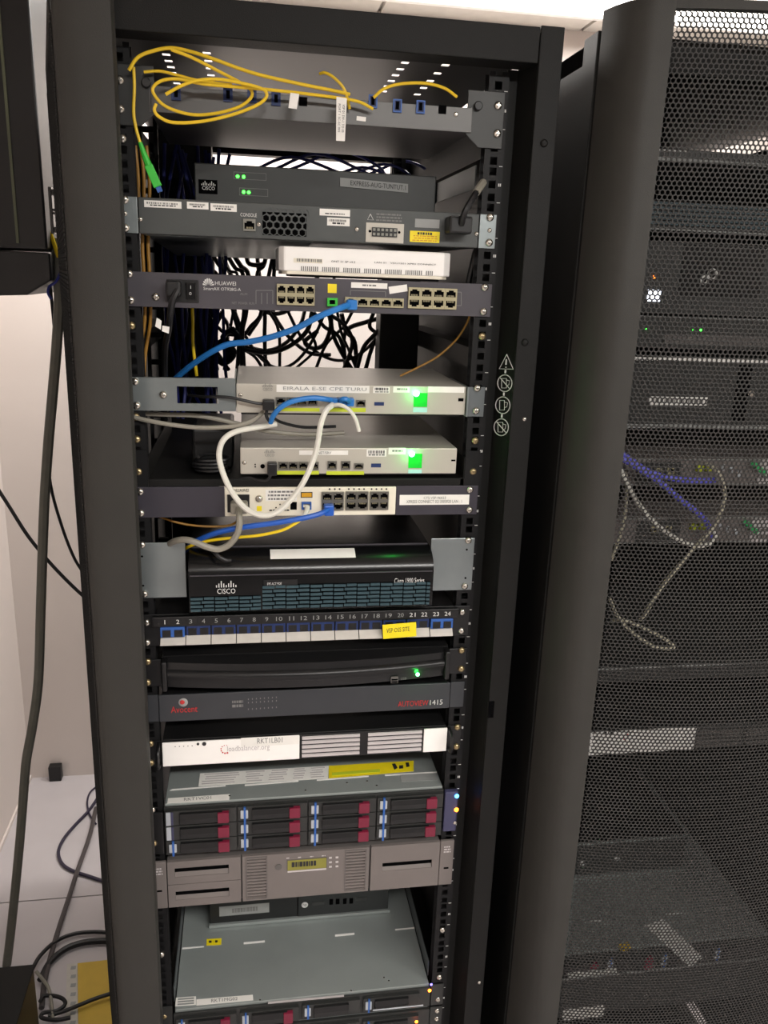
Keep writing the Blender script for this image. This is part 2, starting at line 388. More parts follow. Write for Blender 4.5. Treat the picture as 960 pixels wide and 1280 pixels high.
def cabinet(cx, label, slots):
    t = thing('server_cabinet', label, 'server rack', (cx, .48, 0))
    D = .98; h = 1.98; W = .30
    for sgn in (-1, 1):
        xo, xi = cx+sgn*W, cx+sgn*.270
        MB().box(xo, xi, YFR, YFR+.045, .0, h).build('post', 'cab', t, .0012)
        MB().prism([(cx+sgn*.270, YFR+.006), (cx+sgn*.2725, YFR+.006), (cx+sgn*.262, .012), (cx+sgn*.2465, .012), (cx+sgn*.2465, .009), (cx+sgn*.2595, .009)][::sgn], .02, h-.04, 'z').build('jamb', 'cab', t)
        MB().box(xo, cx+sgn*.255, D-.05, D, 0, h).build('post', 'cab', t, .0012)
        MB().box(cx+sgn*.2985, cx+sgn*.296, .006, D-.052, .06, h-.03).build('side_panel', 'cab', t)
        for Y, nm in ((0, 'front'), (.72, 'rear')):
            r = inst('mounting_rail', rail_me if sgn > 0 else rail_ml, (cx+sgn*.2325, Y, 0), t)
            if Y == 0: k_ = ticks(r, cx+sgn*.2425, -.0003); k_.location = -r.location; k_['kind'] = 'stuff'
        for zz in (.3, .95, 1.55, 1.85): MB().box(cx+sgn*.252, cx+sgn*.295, .03, .70, zz, zz+.03).build('cross_bar', 'cab', t)
    MB().box(cx-.269, cx+.269, YFR, YFR+.04, h-.042, h-.002).build('top_beam', 'cab', t, .0012)
    MB().box(cx-.269, cx+.269, YFR, YFR+.04, 0, .06).build('bottom_beam', 'cab', t, .0012)
    MB().box(cx-.254, cx+.254, D-.04, D, h-.042, h-.002).build('top_beam', 'cab', t, .0012)
    MB().plate(cx-.295, cx+.295, YFR+.042, D-.042, slots, h-.0055, h-.0050, 'z').build('roof', 'roof', t)
    MB().box(cx-.295, cx+.295, YFR+.042, D-.042, .02, .03).build('bottom_plate', 'cab', t)
    return t
slots = []
for pts in (((208,68),(211,77),(214,85),(217,92),(219,98),(221,104)), ((258,66),(262,80),(263,89),(264,96),(265,102)),
            ((503,78),(499,86),(495,94),(490,102),(485,108),(480,114)), ((554,81),(547,89),(541,98),(529,112),(524,118))):
    c = [tp(u, v, 1.975) for u, v in pts]
    xm = sum(p.x for p in c)/len(c)
    y0 = min(p.y for p in c); step = (max(p.y for p in c)-y0)/(len(c)-1)
    for i in range(len(c)): slots.append((xm-.0055, xm+.0055, y0+i*step-.0065, y0+i*step+.0065))
rack = cabinet(0, 'open black server cabinet full of network gear and servers', slots)
XC2 = .643
rack2 = cabinet(XC2, 'black server cabinet on the right with its perforated door closed', [])
box('rear_door', 'cab', rack2, XC2-.253, XC2+.253, .945, .960, .03, 1.935, .001)

# warning pictograms on the right jamb of the open rack
def jamb_pt(u, v):
    # plane through the jamb's slanted face (from (.270,-.034) to (.2595,.009))
    a = Vector((.2700, YFR+.006, 0)); b = Vector((.2595, .009, 0)); d = b-a; n = Vector((-d.y, d.x, 0)).normalized()
    if n.x > 0: n = -n
    o = Vector((CX, -CD, EYE)); r = ray(u, v); t = (a-o).dot(n)/r.dot(n); return o+r*t+n*.0006
def stroke(pts, r=.0007): return MB().tube([jamb_pt(*p) for p in pts], r, 5, 1)
pic = MB()
def addp(m): pic.add(m.v, m.f)
addp(stroke([(634,443),(624.5,461),(642,461.5),(634,443)])); addp(stroke([(633.5,449),(633,456)], .0013)); addp(stroke([(633,458.5),(633,459.5)], .0013))
for (u, v) in ((631.5,479),(629,506.5),(627,534)):
    addp(stroke([(u+9*math.cos(a*math.pi/10), v+10.5*math.sin(a*math.pi/10)) for a in range(21)]))
    addp(stroke([(u-4,v-6),(u+2,v-6),(u+2,v+6),(u-4,v+6),(u-4,v-6)], .0005)); addp(stroke([(u+2,v-4),(u+6,v-3),(u+5,v+2),(u+2,v+3)], .0005))
for (u, v) in ((631.5,479),(627,534)): addp(stroke([(u-6,v-7),(u+6.5,v+7.5)]))
for (u, v) in ((632.5,464.5),(630.5,492.5),(628,520)): addp(stroke([(u,v-2),(u-.3,v+2)], .0015))
pic.build('pictogram', 'inkw', rack)
for (u, v) in ((680,179),(656,428)): inst('bolt', ME['rivet'], (at(u, v, YFR)[0], YFR, at(u, v, YFR)[1]), rack)
for (u, v, k) in ((655.5,524,'small'),(599,1228,'small')): inst('bolt', ME[k], (at(u, v, YFR)[0], YFR, at(u, v, YFR)[1]), rack)
xh, zh = at(610, 887, YFR); box('latch_hole', 'void', rack, .2702, .2790, YFR-.0006, YFR, zh-.014, zh+.014)
# loose screws in the rails of the open rack
for (u, v, k) in ((605,420.5,'brass'),(163.2,407,'brass'),(168.75,520.8,'brass'),(170.8,549,'brass'),(173.4,589.3,'brass'),(593.2,550.7,'brass'),(591.5,589.2,'brass'),
                  (150.5,173,'screw'),(553.4,1162,'screw'),(201,1193,'screw'),(549,1221,'screw'),(551,1248,'screw'),(553,1262,'screw'),(551,1272,'screw'),(204,1270,'brass')):
    x, z = at(u, v, -.0005); x = .2325 if x > 0 else -.2325; inst('cage_screw', ME[k], (x, -.0005, z), rack)

# open door of the left rack, swung right round so that its stile faces the aisle
ZD1 = 1.99
door = new_ob('door', MB().prism([(-.2290,-.0420),(-.2290,-.0560),(-.2310,-.0600),(-.2650,-.0625),(-.2820,-.0600),(-.2920,-.0545),(-.2965,-.0470),(-.2965,-.0420)][::-1], .05, ZD1, 'z').mesh('door', K['door'], org(rack), True), rack)
mp_ = hexsheet(.50, 1.86, .0062, .0050, .0012)
a0 = Vector((-.2965, -.050, 0)); a1 = Vector((-.4065, .44, 0)); dr = (a1-a0).normalized()
pn = new_ob('perforated_panel', mp_, door); pn.location = a0+Vector((0, 0, .09))-org(rack)
pn.rotation_euler = (0, 0, math.atan2(dr.y, dr.x))
fr1 = MB(); nn = Vector((-dr.y, dr.x, 0))
for (s0, s1, z0, z1) in ((0, .5, .05, .09), (0, .5, 1.95, ZD1), (.5, .53, .05, ZD1)):
    p0, p1 = a0+dr*s0, a0+dr*s1
    fr1.slab([Vector((p0.x,p0.y,z1)), Vector((p1.x,p1.y,z1)), Vector((p1.x,p1.y,z0)), Vector((p0.x,p0.y,z0))], nn, -.012)
fr1.build('panel_frame', 'door', door)
# closed door of the right rack
prof = [(.3450,-.0450),(.3500,-.0660),(.3590,-.0880),(.3700,-.1020),(.3790,-.1075),(.3860,-.1095),(.4060,-.1110)]
inner = [(.4060,-.1060),(.3890,-.1020),(.3680,-.0860),(.3570,-.0640),(.3510,-.0450)]
XM0, XM1, BOW = .4060, 2*XC2-.4060, .030
def bow(x): return -.1110-BOW*(1-(2*(x-XM0)/(XM1-XM0)-1)**2)
d2 = new_ob('door', MB().prism((prof+inner)[::-1], .03, 2.0, 'z').mesh('door', K['door'], org(rack2), True), rack2)
MB().prism([(2*XC2-x, y) for x, y in (prof+inner)], .03, 2.0, 'z').build('stile', 'door', d2, smooth=True)
s2 = new_ob('perforated_panel', hexsheet(XM1-XM0, 1.922, .0062, .0052, .0012, BOW), d2); s2.location = Vector((XM0, -.1110, .07))-org(rack2)
for z0, z1 in ((.03, .07), (1.990, 2.0)):
    xs = [XM0+i*(XM1-XM0)/16 for i in range(17)]
    MB().prism([(x, bow(x)) for x in xs]+[(x, bow(x)+.012) for x in xs[::-1]], z0, z1, 'z').build('door_rail', 'door', d2)

# ------------------------------------------------------------------ equipment of the open rack
B = .2175        # half width of a rack body
def ears(parent, m, z0, z1, x0=-.2413, x1=.2413, Y=-.0025, xi=None):
    xi = B+.0005 if xi is None else xi
    for s, xe in ((-1, x0), (1, x1)): box('ear', m, parent, xe, s*xi, Y, -.0003, z0, z1, .0006)

# fibre patch tray at the top
Z0, Z1 = at(390, 153, -.004)[1], at(390, 121, -.004)[1]
t = thing('fibre_patch_tray', 'grey fibre patch tray at the top of the rack with blue adapters', 'patch panel', (0, .13, Z0))
MB().box(-.197, .199, -.005, -.003, Z0, Z1).build('front_panel', 'tray', t, .0006)
MB().box(-.199, .199, -.003, .26, Z0, Z0+.0015).build('tray_bottom', 'roof', t)
MB().box(-.199, -.1975, -.003, .26, Z0+.0015, Z0+.03).build('tray_side', 'tray', t); MB().box(.1975, .199, -.003, .26, Z0+.0015, Z0+.03).build('tray_side', 'tray', t)
zt = at(622, 115, -.0025)[1]; zb = at(621, 186, -.0025)[1]
for s in (-1, 1):
    MB().prism([(s*.2413, zb), (s*.2413, zt), (s*.1930, zt), (s*.1930, Z0-.002), (s*.2100, zb)][::s], -.0028, -.0004, 'y').build('ear', 'drive', t, .0005)
for (u, v) in ((183,104),(597,133)):
    x, z = at(u, v, -.003); MB().cyl((x, -.003, z), .0055, -.006).build('plunger_knob', 'black', t, .001, smooth=True)
for (u, v) in ((150,100),(150.5,136),(622.5,132),(621.5,167)):
    screw(t, u, v, -.0028)
screw(t, 570, 143, -.005, 'small')
for (u, v, k) in ((220,117,0),(285,119,0),(315,120,0),(345,124,0),(379,127,1),(466,127,0),(496.5,132.5,0),(525.5,134,0),(553,137,1)):
    x, z = at(u, v, -.005)
    if k: box('adapter_opening', 'void', t, x-.005, x+.005, -.0056, -.005, z-.005, z+.005); continue
    a = MB().plate(x-.0055, x+.0055, z-.0075, z+.0075, [(x-.0040, x+.0040, z-.0060, z+.0060)], -.0075, -.005).build('adapter', 'scd' if u < 400 else 'sc', t)
    box('socket', 'scd', a, x-.0040, x+.0040, -.0060, -.0052, z-.0060, z+.0060); box('keyway', 'void', a, x-.0020, x+.0022, -.0066, -.0061, z-.0040, z+.0050)
# yellow fibre leads lying in front of the tray
cable('fibre_lead', 'yellow fibre lead arching from the left bracket along the top of the tray', 'fibre',
      px((161,88,-.02),(172,72,-.022),(190,64,-.024),(214,60,-.026),(240,65,-.026),(270,75,-.026),(300,86,-.026),(330,95,-.026),(380,106,-.026),(420,114,-.022),(437,118,-.016)), .0021)
cable('fibre_lead', 'yellow fibre lead coiled in a wide oval loop before the tray', 'fibre',
      px((214,62,-.034),(240,72,-.034),(275,90,-.034),(300,103,-.032),(314,113,-.03),(313,123,-.03),(298,134,-.032),(268,142,-.034),(238,143,-.034),(207,133,-.034),(192,117,-.034),(193,107,-.034),(205,100,-.034),(224,99,-.034),(255,105,-.036),(300,109,-.036),(335,112,-.032),(380,117,-.028),(420,122,-.026),(448,127,-.024),(466,136,-.018)), .0019)
cable('fibre_lead', 'thin yellow fibre lead looping lowest below the oval coil', 'fibre',
      px((207,118,-.042),(225,108,-.042),(245,101,-.042),(270,99,-.042),(298,103,-.042),(325,110,-.042),(333,116,-.042),(331,124,-.042),(318,133,-.042),(288,144,-.042),(250,152,-.042),(216,153,-.042),(199,146,-.042),(193,138,-.042),(195,130,-.040)), .0019)
cable('fibre_lead', 'amber fibre lead running straight from left bracket to tray middle', 'fibre',
      px((180,90,-.012),(200,89,-.014),(222,94,-.016),(250,101,-.018),(290,106,-.018)), .0017)
o = cable('fibre_lead', 'yellow fibre lead hanging down left rail with a green connector', 'fibre',
      px((167,84,-.014),(168,110,-.016),(167,140,-.016),(170,160,-.016),(175,178,-.016)), .0019)
pc = px((175,178,-.016),(181,195,-.016),(187,210,-.016)); MB().tube(pc, lambda q: .0025+.0022*q, 8, 4).build('boot', 'gcon', o, smooth=True)
q0, q1 = fr(186, 207, -.016), fr(198, 234, -.016); dd = (q1-q0).normalized(); sd = dd.cross(Vector((0, 1, 0)))*.0050
MB().slab([q0-sd, q0+sd, q1+sd, q1-sd], (0, -1, 0), .009).build('connector', 'gcon', o, .001)
q2 = q1+dd*.006; MB().slab([q1-sd*.6, q1+sd*.6, q2+sd*.6, q2-sd*.6], (0, -1, 0), .006).build('ferrule', 'sc', o)
cable('fibre_lead', 'short amber fibre lead arching over the middle of the tray', 'fibre', px((400,92,-.006),(406,91,-.012),(416,96,-.016),(428,108,-.018),(434,122,-.018),(437,136,-.014)), .0018)
cable('fibre_lead', 'amber fibre lead arching over the right end of the tray', 'fibre', px((467,122,-.012),(480,111,-.014),(500,105,-.014),(530,104,-.014),(555,110,-.012),(571,121,-.007)), .0019)
for (uv, lab, txt) in ((((363,116),(374,117.5),(371,136.5),(360.5,135)), 'small blank white tag on the yellow leads', 0), (((420.5,121),(433.5,123),(431,176.5),(420,176)), 'long white printed tag hanging from the yellow leads', 1), (((446,145),(457.5,146.5),(457,152),(445.5,150.5)), 'tiny white tag on the end of a lead', 0)):
    c = [fr(u, v, -.037) for u, v in uv]; o = MB().slab(c, (0, -1, 0), .0006).build('cable_tag', 'paper', None); tag(o, lab, 'tag')
    if txt:
        a, b, d, e = c; ins = lambda s, q: (a*(1-s)+b*s)*(1-q)+(e*(1-s)+d*s)*q
        text('VSP 01 SW-1 TO 05', 'ink', o, [ins(.85,.15), ins(.85,.8), ins(.6,.8), ins(.6,.15)], t=.0009); text('PORT 1 SC-SC 005', 'ink', o, [ins(.42,.15), ins(.42,.8), ins(.2,.8), ins(.2,.15)], t=.0009)

# switch set back behind the charcoal chassis
YS = .10; zS0 = 1.7665; zS1 = at(243, 203, YS)[1]; xS0 = at(243, 220, YS)[0]; xS1 = at(545, 235, YS)[0]
t = thing('network_switch', 'charcoal network switch set back behind the top chassis, two pairs of green lights', 'network switch', ((xS0+xS1)/2, .22, zS0))
box('body', 'swit', t, xS0, xS1, YS, .36, zS0, zS1, .0015)
r = rc(248, 224, 272, 243, YS); sticker('badge', 'void', t, r, YS)
def bridge(parent, m, u0, v0, u1, v1, Y, w='CISCO', t_=.0006):
    x0, x1, z0, z1 = rc(u0, v0, u1, v1, Y); b = MB(); hs = (.35,.6,1,.6,.35,.6,1,.6,.35)
    zm = z0+(z1-z0)*.5
    for i, h in enumerate(hs):
        xx = x0+(x1-x0)*(i+.5)/9; b.box(xx-(x1-x0)*.022, xx+(x1-x0)*.022, Y-t_, Y, zm+(z1-zm)*.0, zm+(z1-zm)*h)
    b.build('logo_bars', m, parent)
    text(w, m, parent, [Vector((x0+(x1-x0)*.08,Y,z0+(z1-z0)*.40)), Vector((x1-(x1-x0)*.08,Y,z0+(z1-z0)*.40)), Vector((x1-(x1-x0)*.08,Y,z0)), Vector((x0+(x1-x0)*.08,Y,z0))], t=t_)
bridge(t, 'inkw', 251, 226, 270, 238, YS-.0006)
for (u, v) in ((297,220.5),(304.5,221),(304.5,240),(311,240.5)): led(t, u, v, YS, 'lgrn2', .0023)
for (u0, v0, u1, v1) in ((292,214.5,333,226),(299,234.5,335,246)):
    x0, x1, z0, z1 = rc(u0, v0, u1, v1, YS); MB().plate(x0, x1, z0, z1, [(x0+.0007, x1-.0007, z0+.0007, z1-.0007)], YS-.0004, YS).build('light_frame', 'inkg', t)
a = [fr(425, 222, YS-.001), fr(510, 230, YS-.001), fr(510, 241, YS-.001), fr(425, 233, YS-.001)]
MB().slab(a, (0, -1, 0), .0006).build('name_label', 'greyp', t); g = [a[0].lerp(a[2], .12), a[1].lerp(a[3], .12), a[2].lerp(a[0], .12), a[3].lerp(a[1], .12)]
text('EXPRESS-AUG-TUNTUT.1', 'ink', t, [fr(438, 225.5, YS-.001), fr(507, 232, YS-.001), fr(507, 238, YS-.001), fr(438, 231.5, YS-.001)], t=.0011)

# charcoal chassis with the hexagonal vent (rear side out)
zA, zB_ = 1.7212, 1.7640; Y = -.0025
t = thing('switch_chassis', 'charcoal one-unit chassis rear side out with honeycomb vent and yellow label', 'network switch', (0, .19, zA))
box('body', 'psu', t, -B, B, Y, .46, zA, zB_, .0012); MB().prism([(.012, 1.7203), (.012, 1.7208), (.50, 1.7050), (.50, 1.7044)], -.212, .0, 'x').build('support_plate', 'zinc', t)
for s in (-1, 1):
    e = MB().box(s*.2185, s*.2413, Y, -.0003, zA, zB_).build('ear', 'zinc', t, .0006)
screw(t, 155.9, 249.6, Y); screw(t, 156.7, 285, Y); screw(t, 156.3, 267, Y, 'small'); screw(t, 612.7, 271.6, Y); screw(t, 611.3, 303.3, Y); screw(t, 612, 288, Y, 'small')
for (u, v) in ((175.5,274),(323.5,280.5),(446,286.5),(595.5,292.4)): screw(t, u, v, Y, 'small')
for (a, n) in (((180,250,227,261),3), ((233.6,252,260.7,262),2), ((263,254,296,265),2), ((399.6,260.7,437.4,271),1), ((409,271.7,437,283),2)):
    x0, x1, z0, z1 = r = rc(*a, Y); s = sticker('label', 'paper', t, r, Y)
    if n > 1: bars('inkg', s, (x0+.003, x1-.004, (z0+z1)/2, z1-.002), Y-.0005, 22)
    lines('ink', s, (x0+.006, x1-.007, z0+.002, (z0+z1)/2-.0008), Y-.0005, 1)
ftext('CONSOLE', 'inkw', t, 300.5, 266, 321, 271.5, Y)
port(t, 311.7, 281.4, Y, 'pmetal', .0155, .0145)
# honeycomb vent
x0, x1, z0, z1 = rc(328, 263.5, 383, 297, Y); v_ = box('vent', 'void', t, x0, x1, Y-.0004, Y, z0+.001, z1-.001)
hb = MB(); p_ = .0092; rr = .0041; R_ = p_/math.sqrt(3); dzr = p_*.866
for j in range(4):
    for i in range(6):
        cx = x0+.0045+(i+.5*(j % 2))*p_; cz = z0+.0055+j*dzr
        if cx > x1: continue
        o6 = [(math.cos(math.pi/6+k*math.pi/3), math.sin(math.pi/6+k*math.pi/3)) for k in range(6)]
        hb.add([(cx+R_*a, Y-.0012, cz+R_*b) for a, b in o6]+[(cx+rr*a, Y-.0012, cz+rr*b) for a, b in o6]+[(cx+rr*a, Y-.0002, cz+rr*b) for a, b in o6],
               [(k, (k+1) % 6, 6+(k+1) % 6, 6+k) for k in range(6)]+[(6+k, 6+(k+1) % 6, 12+(k+1) % 6, 12+k) for k in range(6)])
hb.build('honeycomb_guard', 'psu', v_)
# power connector plate
r = rc(457.6, 278, 504, 304.5, Y); x0, x1, z0, z1 = r
pl = box('connector_plate', 'isr', t, x0, x1, Y-.001, Y, z0, z1)
r2 = rc(465, 284, 496, 296.7, Y-.001); box('connector_block', 'black', pl, r2[0], r2[1], Y-.003, Y-.001, r2[2], r2[3])
pins = MB()
for i in range(6):
    for j in range(2):
        xx = r2[0]+(r2[1]-r2[0])*(i+.5)/6; zz = r2[2]+(r2[3]-r2[2])*(j+.5)/2; pins.box(xx-.0016, xx+.0016, Y-.0036, Y-.003, zz-.0016, zz+.0016)
pins.build('connector_pins', 'pmetal', pl)['kind'] = 'stuff'
for (u, v) in ((462.4,289),(499,290.5)): x, z = at(u, v, Y-.001); MB().cyl((x, Y-.001, z), .0017, -.0006).build('screw_hole', 'void', pl)
tri = [fr(463,267.5,Y), fr(466.8,275,Y), fr(459.4,274.6,Y)]; MB().tube(tri+[tri[0]], .0005, 4, 1).build('warning_triangle', 'inkw', t)
lines('inkg', t, rc(469.5, 266.5, 502, 277.5, Y), Y, 3)
s = sticker('label', 'greyp', t, rc(519, 273.3, 549, 285.5, Y), Y); s = sticker('warning_label', 'yellow', t, rc(512.6, 288.2, 549, 303.8, Y), Y)
x0, x1, z0, z1 = rc(512.6, 288.2, 549, 303.8, Y); lines('ink', s, (x0+.009, x1-.009, z1-.0045, z1-.0015), Y-.0005, 1); lines('orange', s, (x0+.003, x1-.003, z0+.0015, z1-.0055), Y-.0005, 3)
pw = cable('power_cable', 'black power cord plugged into the charcoal chassis, grey tip by the rail', 'cord',
      px((577,280,-.032),(580,268,-.040),(585,258,-.040),(592,246,-.034),(598,236,-.02),(604,228,.0)), .0042, cat='cord')
r = rc(556, 271, 583, 294, Y); box('plug', 'black', pw, r[0], r[1], Y-.030, Y-.0003, r[2], r[3], .003)
MB().tube(px((595,241,-.029),(599,235,-.018),(604,228,.0)), .0050, 8, 5).build('grey_sleeve', 'gcord', pw, smooth=True)
cable('power_cable', 'black cord dropping behind the right rail below the charcoal chassis', 'cord', px((604,228,.03),(600,290,.04),(592,325,.04),(586,352,.04),(584,372,.04)), .0042, cat='cord')

# white media box lying on the slate panel
zW0, zW1 = 1.6790, 1.7135
t = thing('media_converter', 'flat white plastic network box lying on the slate panel', 'network device', (.069, .07, zW0))
xa, xb = -.0445, .1845
MB().prism([(xa+.006,-.006),(xb-.012,-.006),(xb,.010),(xb,.14),(xa,.14),(xa,.004)], zW0+.004, zW1, 'z').build('body', 'white', t, .002)
MB().prism([(xa+.010,-.004),(xb-.014,-.004),(xb-.004,.012),(xb-.004,.138),(xa+.004,.138),(xa+.004,.006)], zW0, zW0+.0045, 'z').build('base', 'cream', t, .001)
b = MB(); x = xa+.028
while x < xb-.03:
    for k in range(9):
        if x+k*.0026 < xb-.026: b.box(x+k*.0026, x+k*.0026+.0012, -.0066, -.006, zW0+.0048, zW0+.0105)
    x += .0275
b.build('vent_slits', 'inkg', t)['kind'] = 'stuff'
Yw = -.0062
s = sticker('label', 'cream', t, rc(367, 322.5, 403, 329.5, Yw), Yw, .0003); bars('inkg', s, rc(371, 323, 402, 328, Yw), Yw-.0003, 20)
ftext('ONT 21 SP v4.2', 'ink', t, 414, 325.5, 444, 329, Yw); ftext('LAN 01   VDU1501 XPRS CONNECT', 'ink', t, 468, 327, 545, 332, Yw)
MB().box(-.03, .17, .01, .12, 1.6762, zW0).build('rubber_pad', 'black', t)

# slate panel with RJ45 banks
zA, zB_ = 1.6325, 1.6755; Y = -.0035
t = thing('access_device', 'slate one-unit access device with three banks of ports and power switch', 'network device', (0, .12, zA))
box('front_panel', 'slate', t, -.2413, .2413, Y, -.0005, zA, zB_, .0008)
box('body', 'slate', t, -B, B, -.0005, .24, zA+.001, zB_-.001)
for (u, v) in ((161.5,342.3),(163.2,375.2),(606,359.2),(604.3,389.6),(194.7,371)): screw(t, u, v, Y)
r = rc(208, 349, 249, 378.5, Y); inl = box('power_inlet', 'black', t, r[0], r[1], Y-.003, Y, r[2], r[3], .001)
r = rc(232, 353, 246, 375, Y); sw = box('rocker_switch', 'blackg', inl, r[0], r[1], Y-.0055, Y-.003, r[2], r[3], .001)
ftext('I', 'inkw', sw, 238, 357, 238.8, 361, Y-.0055, .0003); ftext('O', 'inkw', sw, 236.5, 365, 239.5, 369, Y-.0055, .0003)
lg = MB()
for k in range(8):
    a = math.pi*(k+.5)/8; c = fr(260.5, 357, Y); p0 = c+Vector((.0018*math.cos(a), 0, .0010*math.sin(a))); p1 = c+Vector((.0068*math.cos(a), 0, .0085*math.sin(a))); sd = Vector((-math.sin(a), 0, math.cos(a)))*.0011
    lg.slab([p0, p1+sd, p1+(p1-p0)*.1, p1-sd], (0, -1, 0), .0005)
lg.build('logo_petals', 'inkw', t)
ftext('HUAWEI', 'inkw', t, 268.7, 351.3, 295, 357.2, Y); ftext('SmartAX OT928G-A', 'inkw', t, 254.3, 358.5, 301, 363.9, Y)
ftext('ALM', 'inkg', t, 300, 366, 309, 369, Y); ftext('NET  POWER  RUN', 'inkg', t, 290, 377, 318, 381, Y)
def block(parent, u0, v0, u1, v1, Y, us, vs, m='pbeige', name='port_bank', pw=None):
    r = rc(u0, v0, u1, v1, Y); bk = box(name, m, parent, r[0], r[1], Y-.0012, Y, r[2], r[3])
    n, k = len(us), len(vs)
    w = (r[1]-r[0])/n; h = (r[3]-r[2])/k
    for i in range(n):
        for j in range(k):
            port(parent, 0, 0, Y-.0012, m, w*.98, h*.98, flip=(k > 1 and j == 1), loc=(r[0]+w*(i+.5), r[3]-h*(j+.5)))
    return bk
block(t, 346, 354.7, 393, 382.2, Y, range(4), range(2)); block(t, 431, 371, 504, 385, Y, range(5), range(1)); block(t, 510.5, 359, 569.7, 387, Y, range(4), range(2))
def printed(parent, segs, Y, m='inkg', r=.0004):
    b = MB()
    for s in segs:
        for k in range(len(s)-1):
            p, q = fr(*s[k], Y), fr(*s[k+1], Y); d = (q-p).normalized(); n = Vector((-d.z, 0, d.x))*r; b.slab([p-n, q-n, q+n, p+n], (0, -1, 0), .0004)
    return b.build('printed_lines', m, parent)
printed(t, [[(320,380),(320,363),(341,363),(341,380)],[(327,380),(327,366)],[(334,380),(334,366)],[(438,369),(438,363),(482,364.5),(482,371)],[(571,365),(576.5,365.2),(576.5,382),(571,382)]], Y)
sticker('yellow_label', 'yellow', t, rc(409.8, 354.7, 420.7, 366.4, Y), Y)
r = rc(408.8, 372.2, 421.4, 382.8, Y); g = MB().plate(r[0], r[1], r[2], r[3], [(r[0]+.003, r[1]-.003, r[2]+.0025, r[3]-.0025)], Y-.005, Y).build('fibre_port', 'gcon', t)
box('socket', 'void', g, r[0]+.003, r[1]-.003, Y-.001, Y-.0002, r[2]+.0025, r[3]-.0025)
s = sticker('label', 'paper', t, rc(439, 352.7, 484, 361.2, Y), Y); lines('inkg', s, rc(452, 355.5, 470, 358, Y), Y-.0005, 1)
MB().slab([fr(485.6,358.5,Y-.0004), fr(508.5,355.5,Y-.0004), fr(509.5,364,Y-.0004), fr(487,367.5,Y-.0004)], (0,-1,0), .0005).build('label', 'paper', t)
o = cable('network_cable', 'light blue network cable sagging left from the slate panel', 'blue',
    px((436,381,-.022),(424,385.5,-.034),(408,391.5,-.036),(390,400,-.030),(370,410.5,-.02),(340,421,-.005),(310,427.5,.01),(287,430,.02),(268,438,.03),(250,449,.045),(235,460,.06),(220,473,.08),(208,486,.1)), .0040)
r = rc(432, 374, 444.5, 387, Y); box('plug', 'blue', o, r[0], r[1], -.022, -.006, r[2], r[3], .002)
o = cable('power_cable', 'black power cord hanging from the slate panel with white flags', 'cord', px((222,362,-.028),(216,375,-.030),(213,392,-.02),(211,410,.0),(207,430,.03),(206,455,.06),(207,480,.08)), .0042, cat='cord')
r = rc(209, 350.5, 228, 370, Y); box('plug', 'black', o, r[0], r[1], -.030, -.0068, r[2], r[3], .003)
MB().slab([fr(196,397,-.02), fr(202,401,-.02), fr(201,412,-.02), fr(194,408,-.02)], (0,-1,0), .0008).build('flag_tag', 'paper', o); MB().slab([fr(203,407,-.018), fr(212,408.5,-.018), fr(211,417,-.018), fr(202.5,414,-.018)], (0,-1,0), .0008).build('flag_tag', 'paper', o)

# ------------------------------------------------------------------ compact routers
def router(name, label, z0, z1, x0, x1, depth, Y):
    t = thing(name, label, 'router', ((x0+x1)/2, depth/2, z0))
    box('body', 'isr', t, x0, x1, Y, depth, z0+.003, z1, .0012)
    box('plinth', 'black', t, x0+.006, x1-.006, Y+.006, depth-.01, z0, z0+.003)
    return t
Y = -.002; xa, xb = -.1012, .2145
t = router('router', 'upper pale grey router held by zinc brackets, blue plugs in front', 1.4945, 1.5368, xa, xb, .215, Y)
hl = rc(221, 482.8, 272.5, 504.5, Y)
bt = MB().plate(-.2413, xa-.0008, 1.4995, 1.5430, [hl], Y-.0015, Y+.0005).build('bracket', 'zinc', t); bt['label'] = 'zinc bracket with rectangular cut-out'
MB().box(xa-.0022, xa-.0008, Y+.0005, .12, 1.4995, 1.5430).build('bracket_flange', 'zinc', t); MB().box(-.2300, xa-.0022, Y+.0005, .0035, 1.5418, 1.5430).build('bracket_lip', 'zinc', t)
MB().box(xb+.0008, .2413, Y-.0015, Y+.0005, 1.4955, 1.5368).build('bracket', 'zincd', t, .0005); MB().box(xb+.0008, xb+.003, Y-.004, .1, 1.4955, 1.5368).build('bracket_flange', 'zinc', t)
for (u, v, k) in ((168.75,476.8,'screw'),(170.8,506.8,'screw'),(204,493.5,'screw'),(596.5,485.2,'screw'),(595,513.3,'screw')): screw(t, u, v, Y-.0015, k)
screw(t, 300.5, 494, Y, 'small')
bridge(t, 'inkg', 327.5, 479, 341.5, 488.5, Y)
s = sticker('label', 'paper', t, rc(345.6, 480.6, 461.5, 491.5, Y), Y); ftext('EIRALA E-SE CPE TURU', 'greyp', s, 354, 483, 458, 488.8, Y-.0005)
s = sticker('label', 'paper', t, rc(466.6, 483.4, 487, 491.5, Y), Y); bars('ink', s, rc(468.5, 484.5, 485.5, 488, Y), Y-.0005, 14); lines('inkg', s, rc(468.5, 489, 485.5, 490.6, Y), Y-.0005, 1)
s = sticker('label', 'paper', t, rc(491.6, 483, 512, 490.8, Y), Y); lines('inkg', s, rc(496, 485.3, 509, 487.4, Y), Y-.0005, 1)
sticker('label', 'paper', t, rc(535, 483, 580, 491, Y), Y)
r = rc(517.5, 491, 533.7, 508.7, Y); box('status_window', 'lgw', t, r[0], r[1], Y-.0006, Y, r[2], r[3]); led(t, 520.5, 492, Y-.0008, 'lgrn', .0042); glow(t, 520.5, 492, Y-.012, .014)
sticker('label', 'cyan', t, rc(516.5, 509.4, 533.7, 515.4, Y), Y)
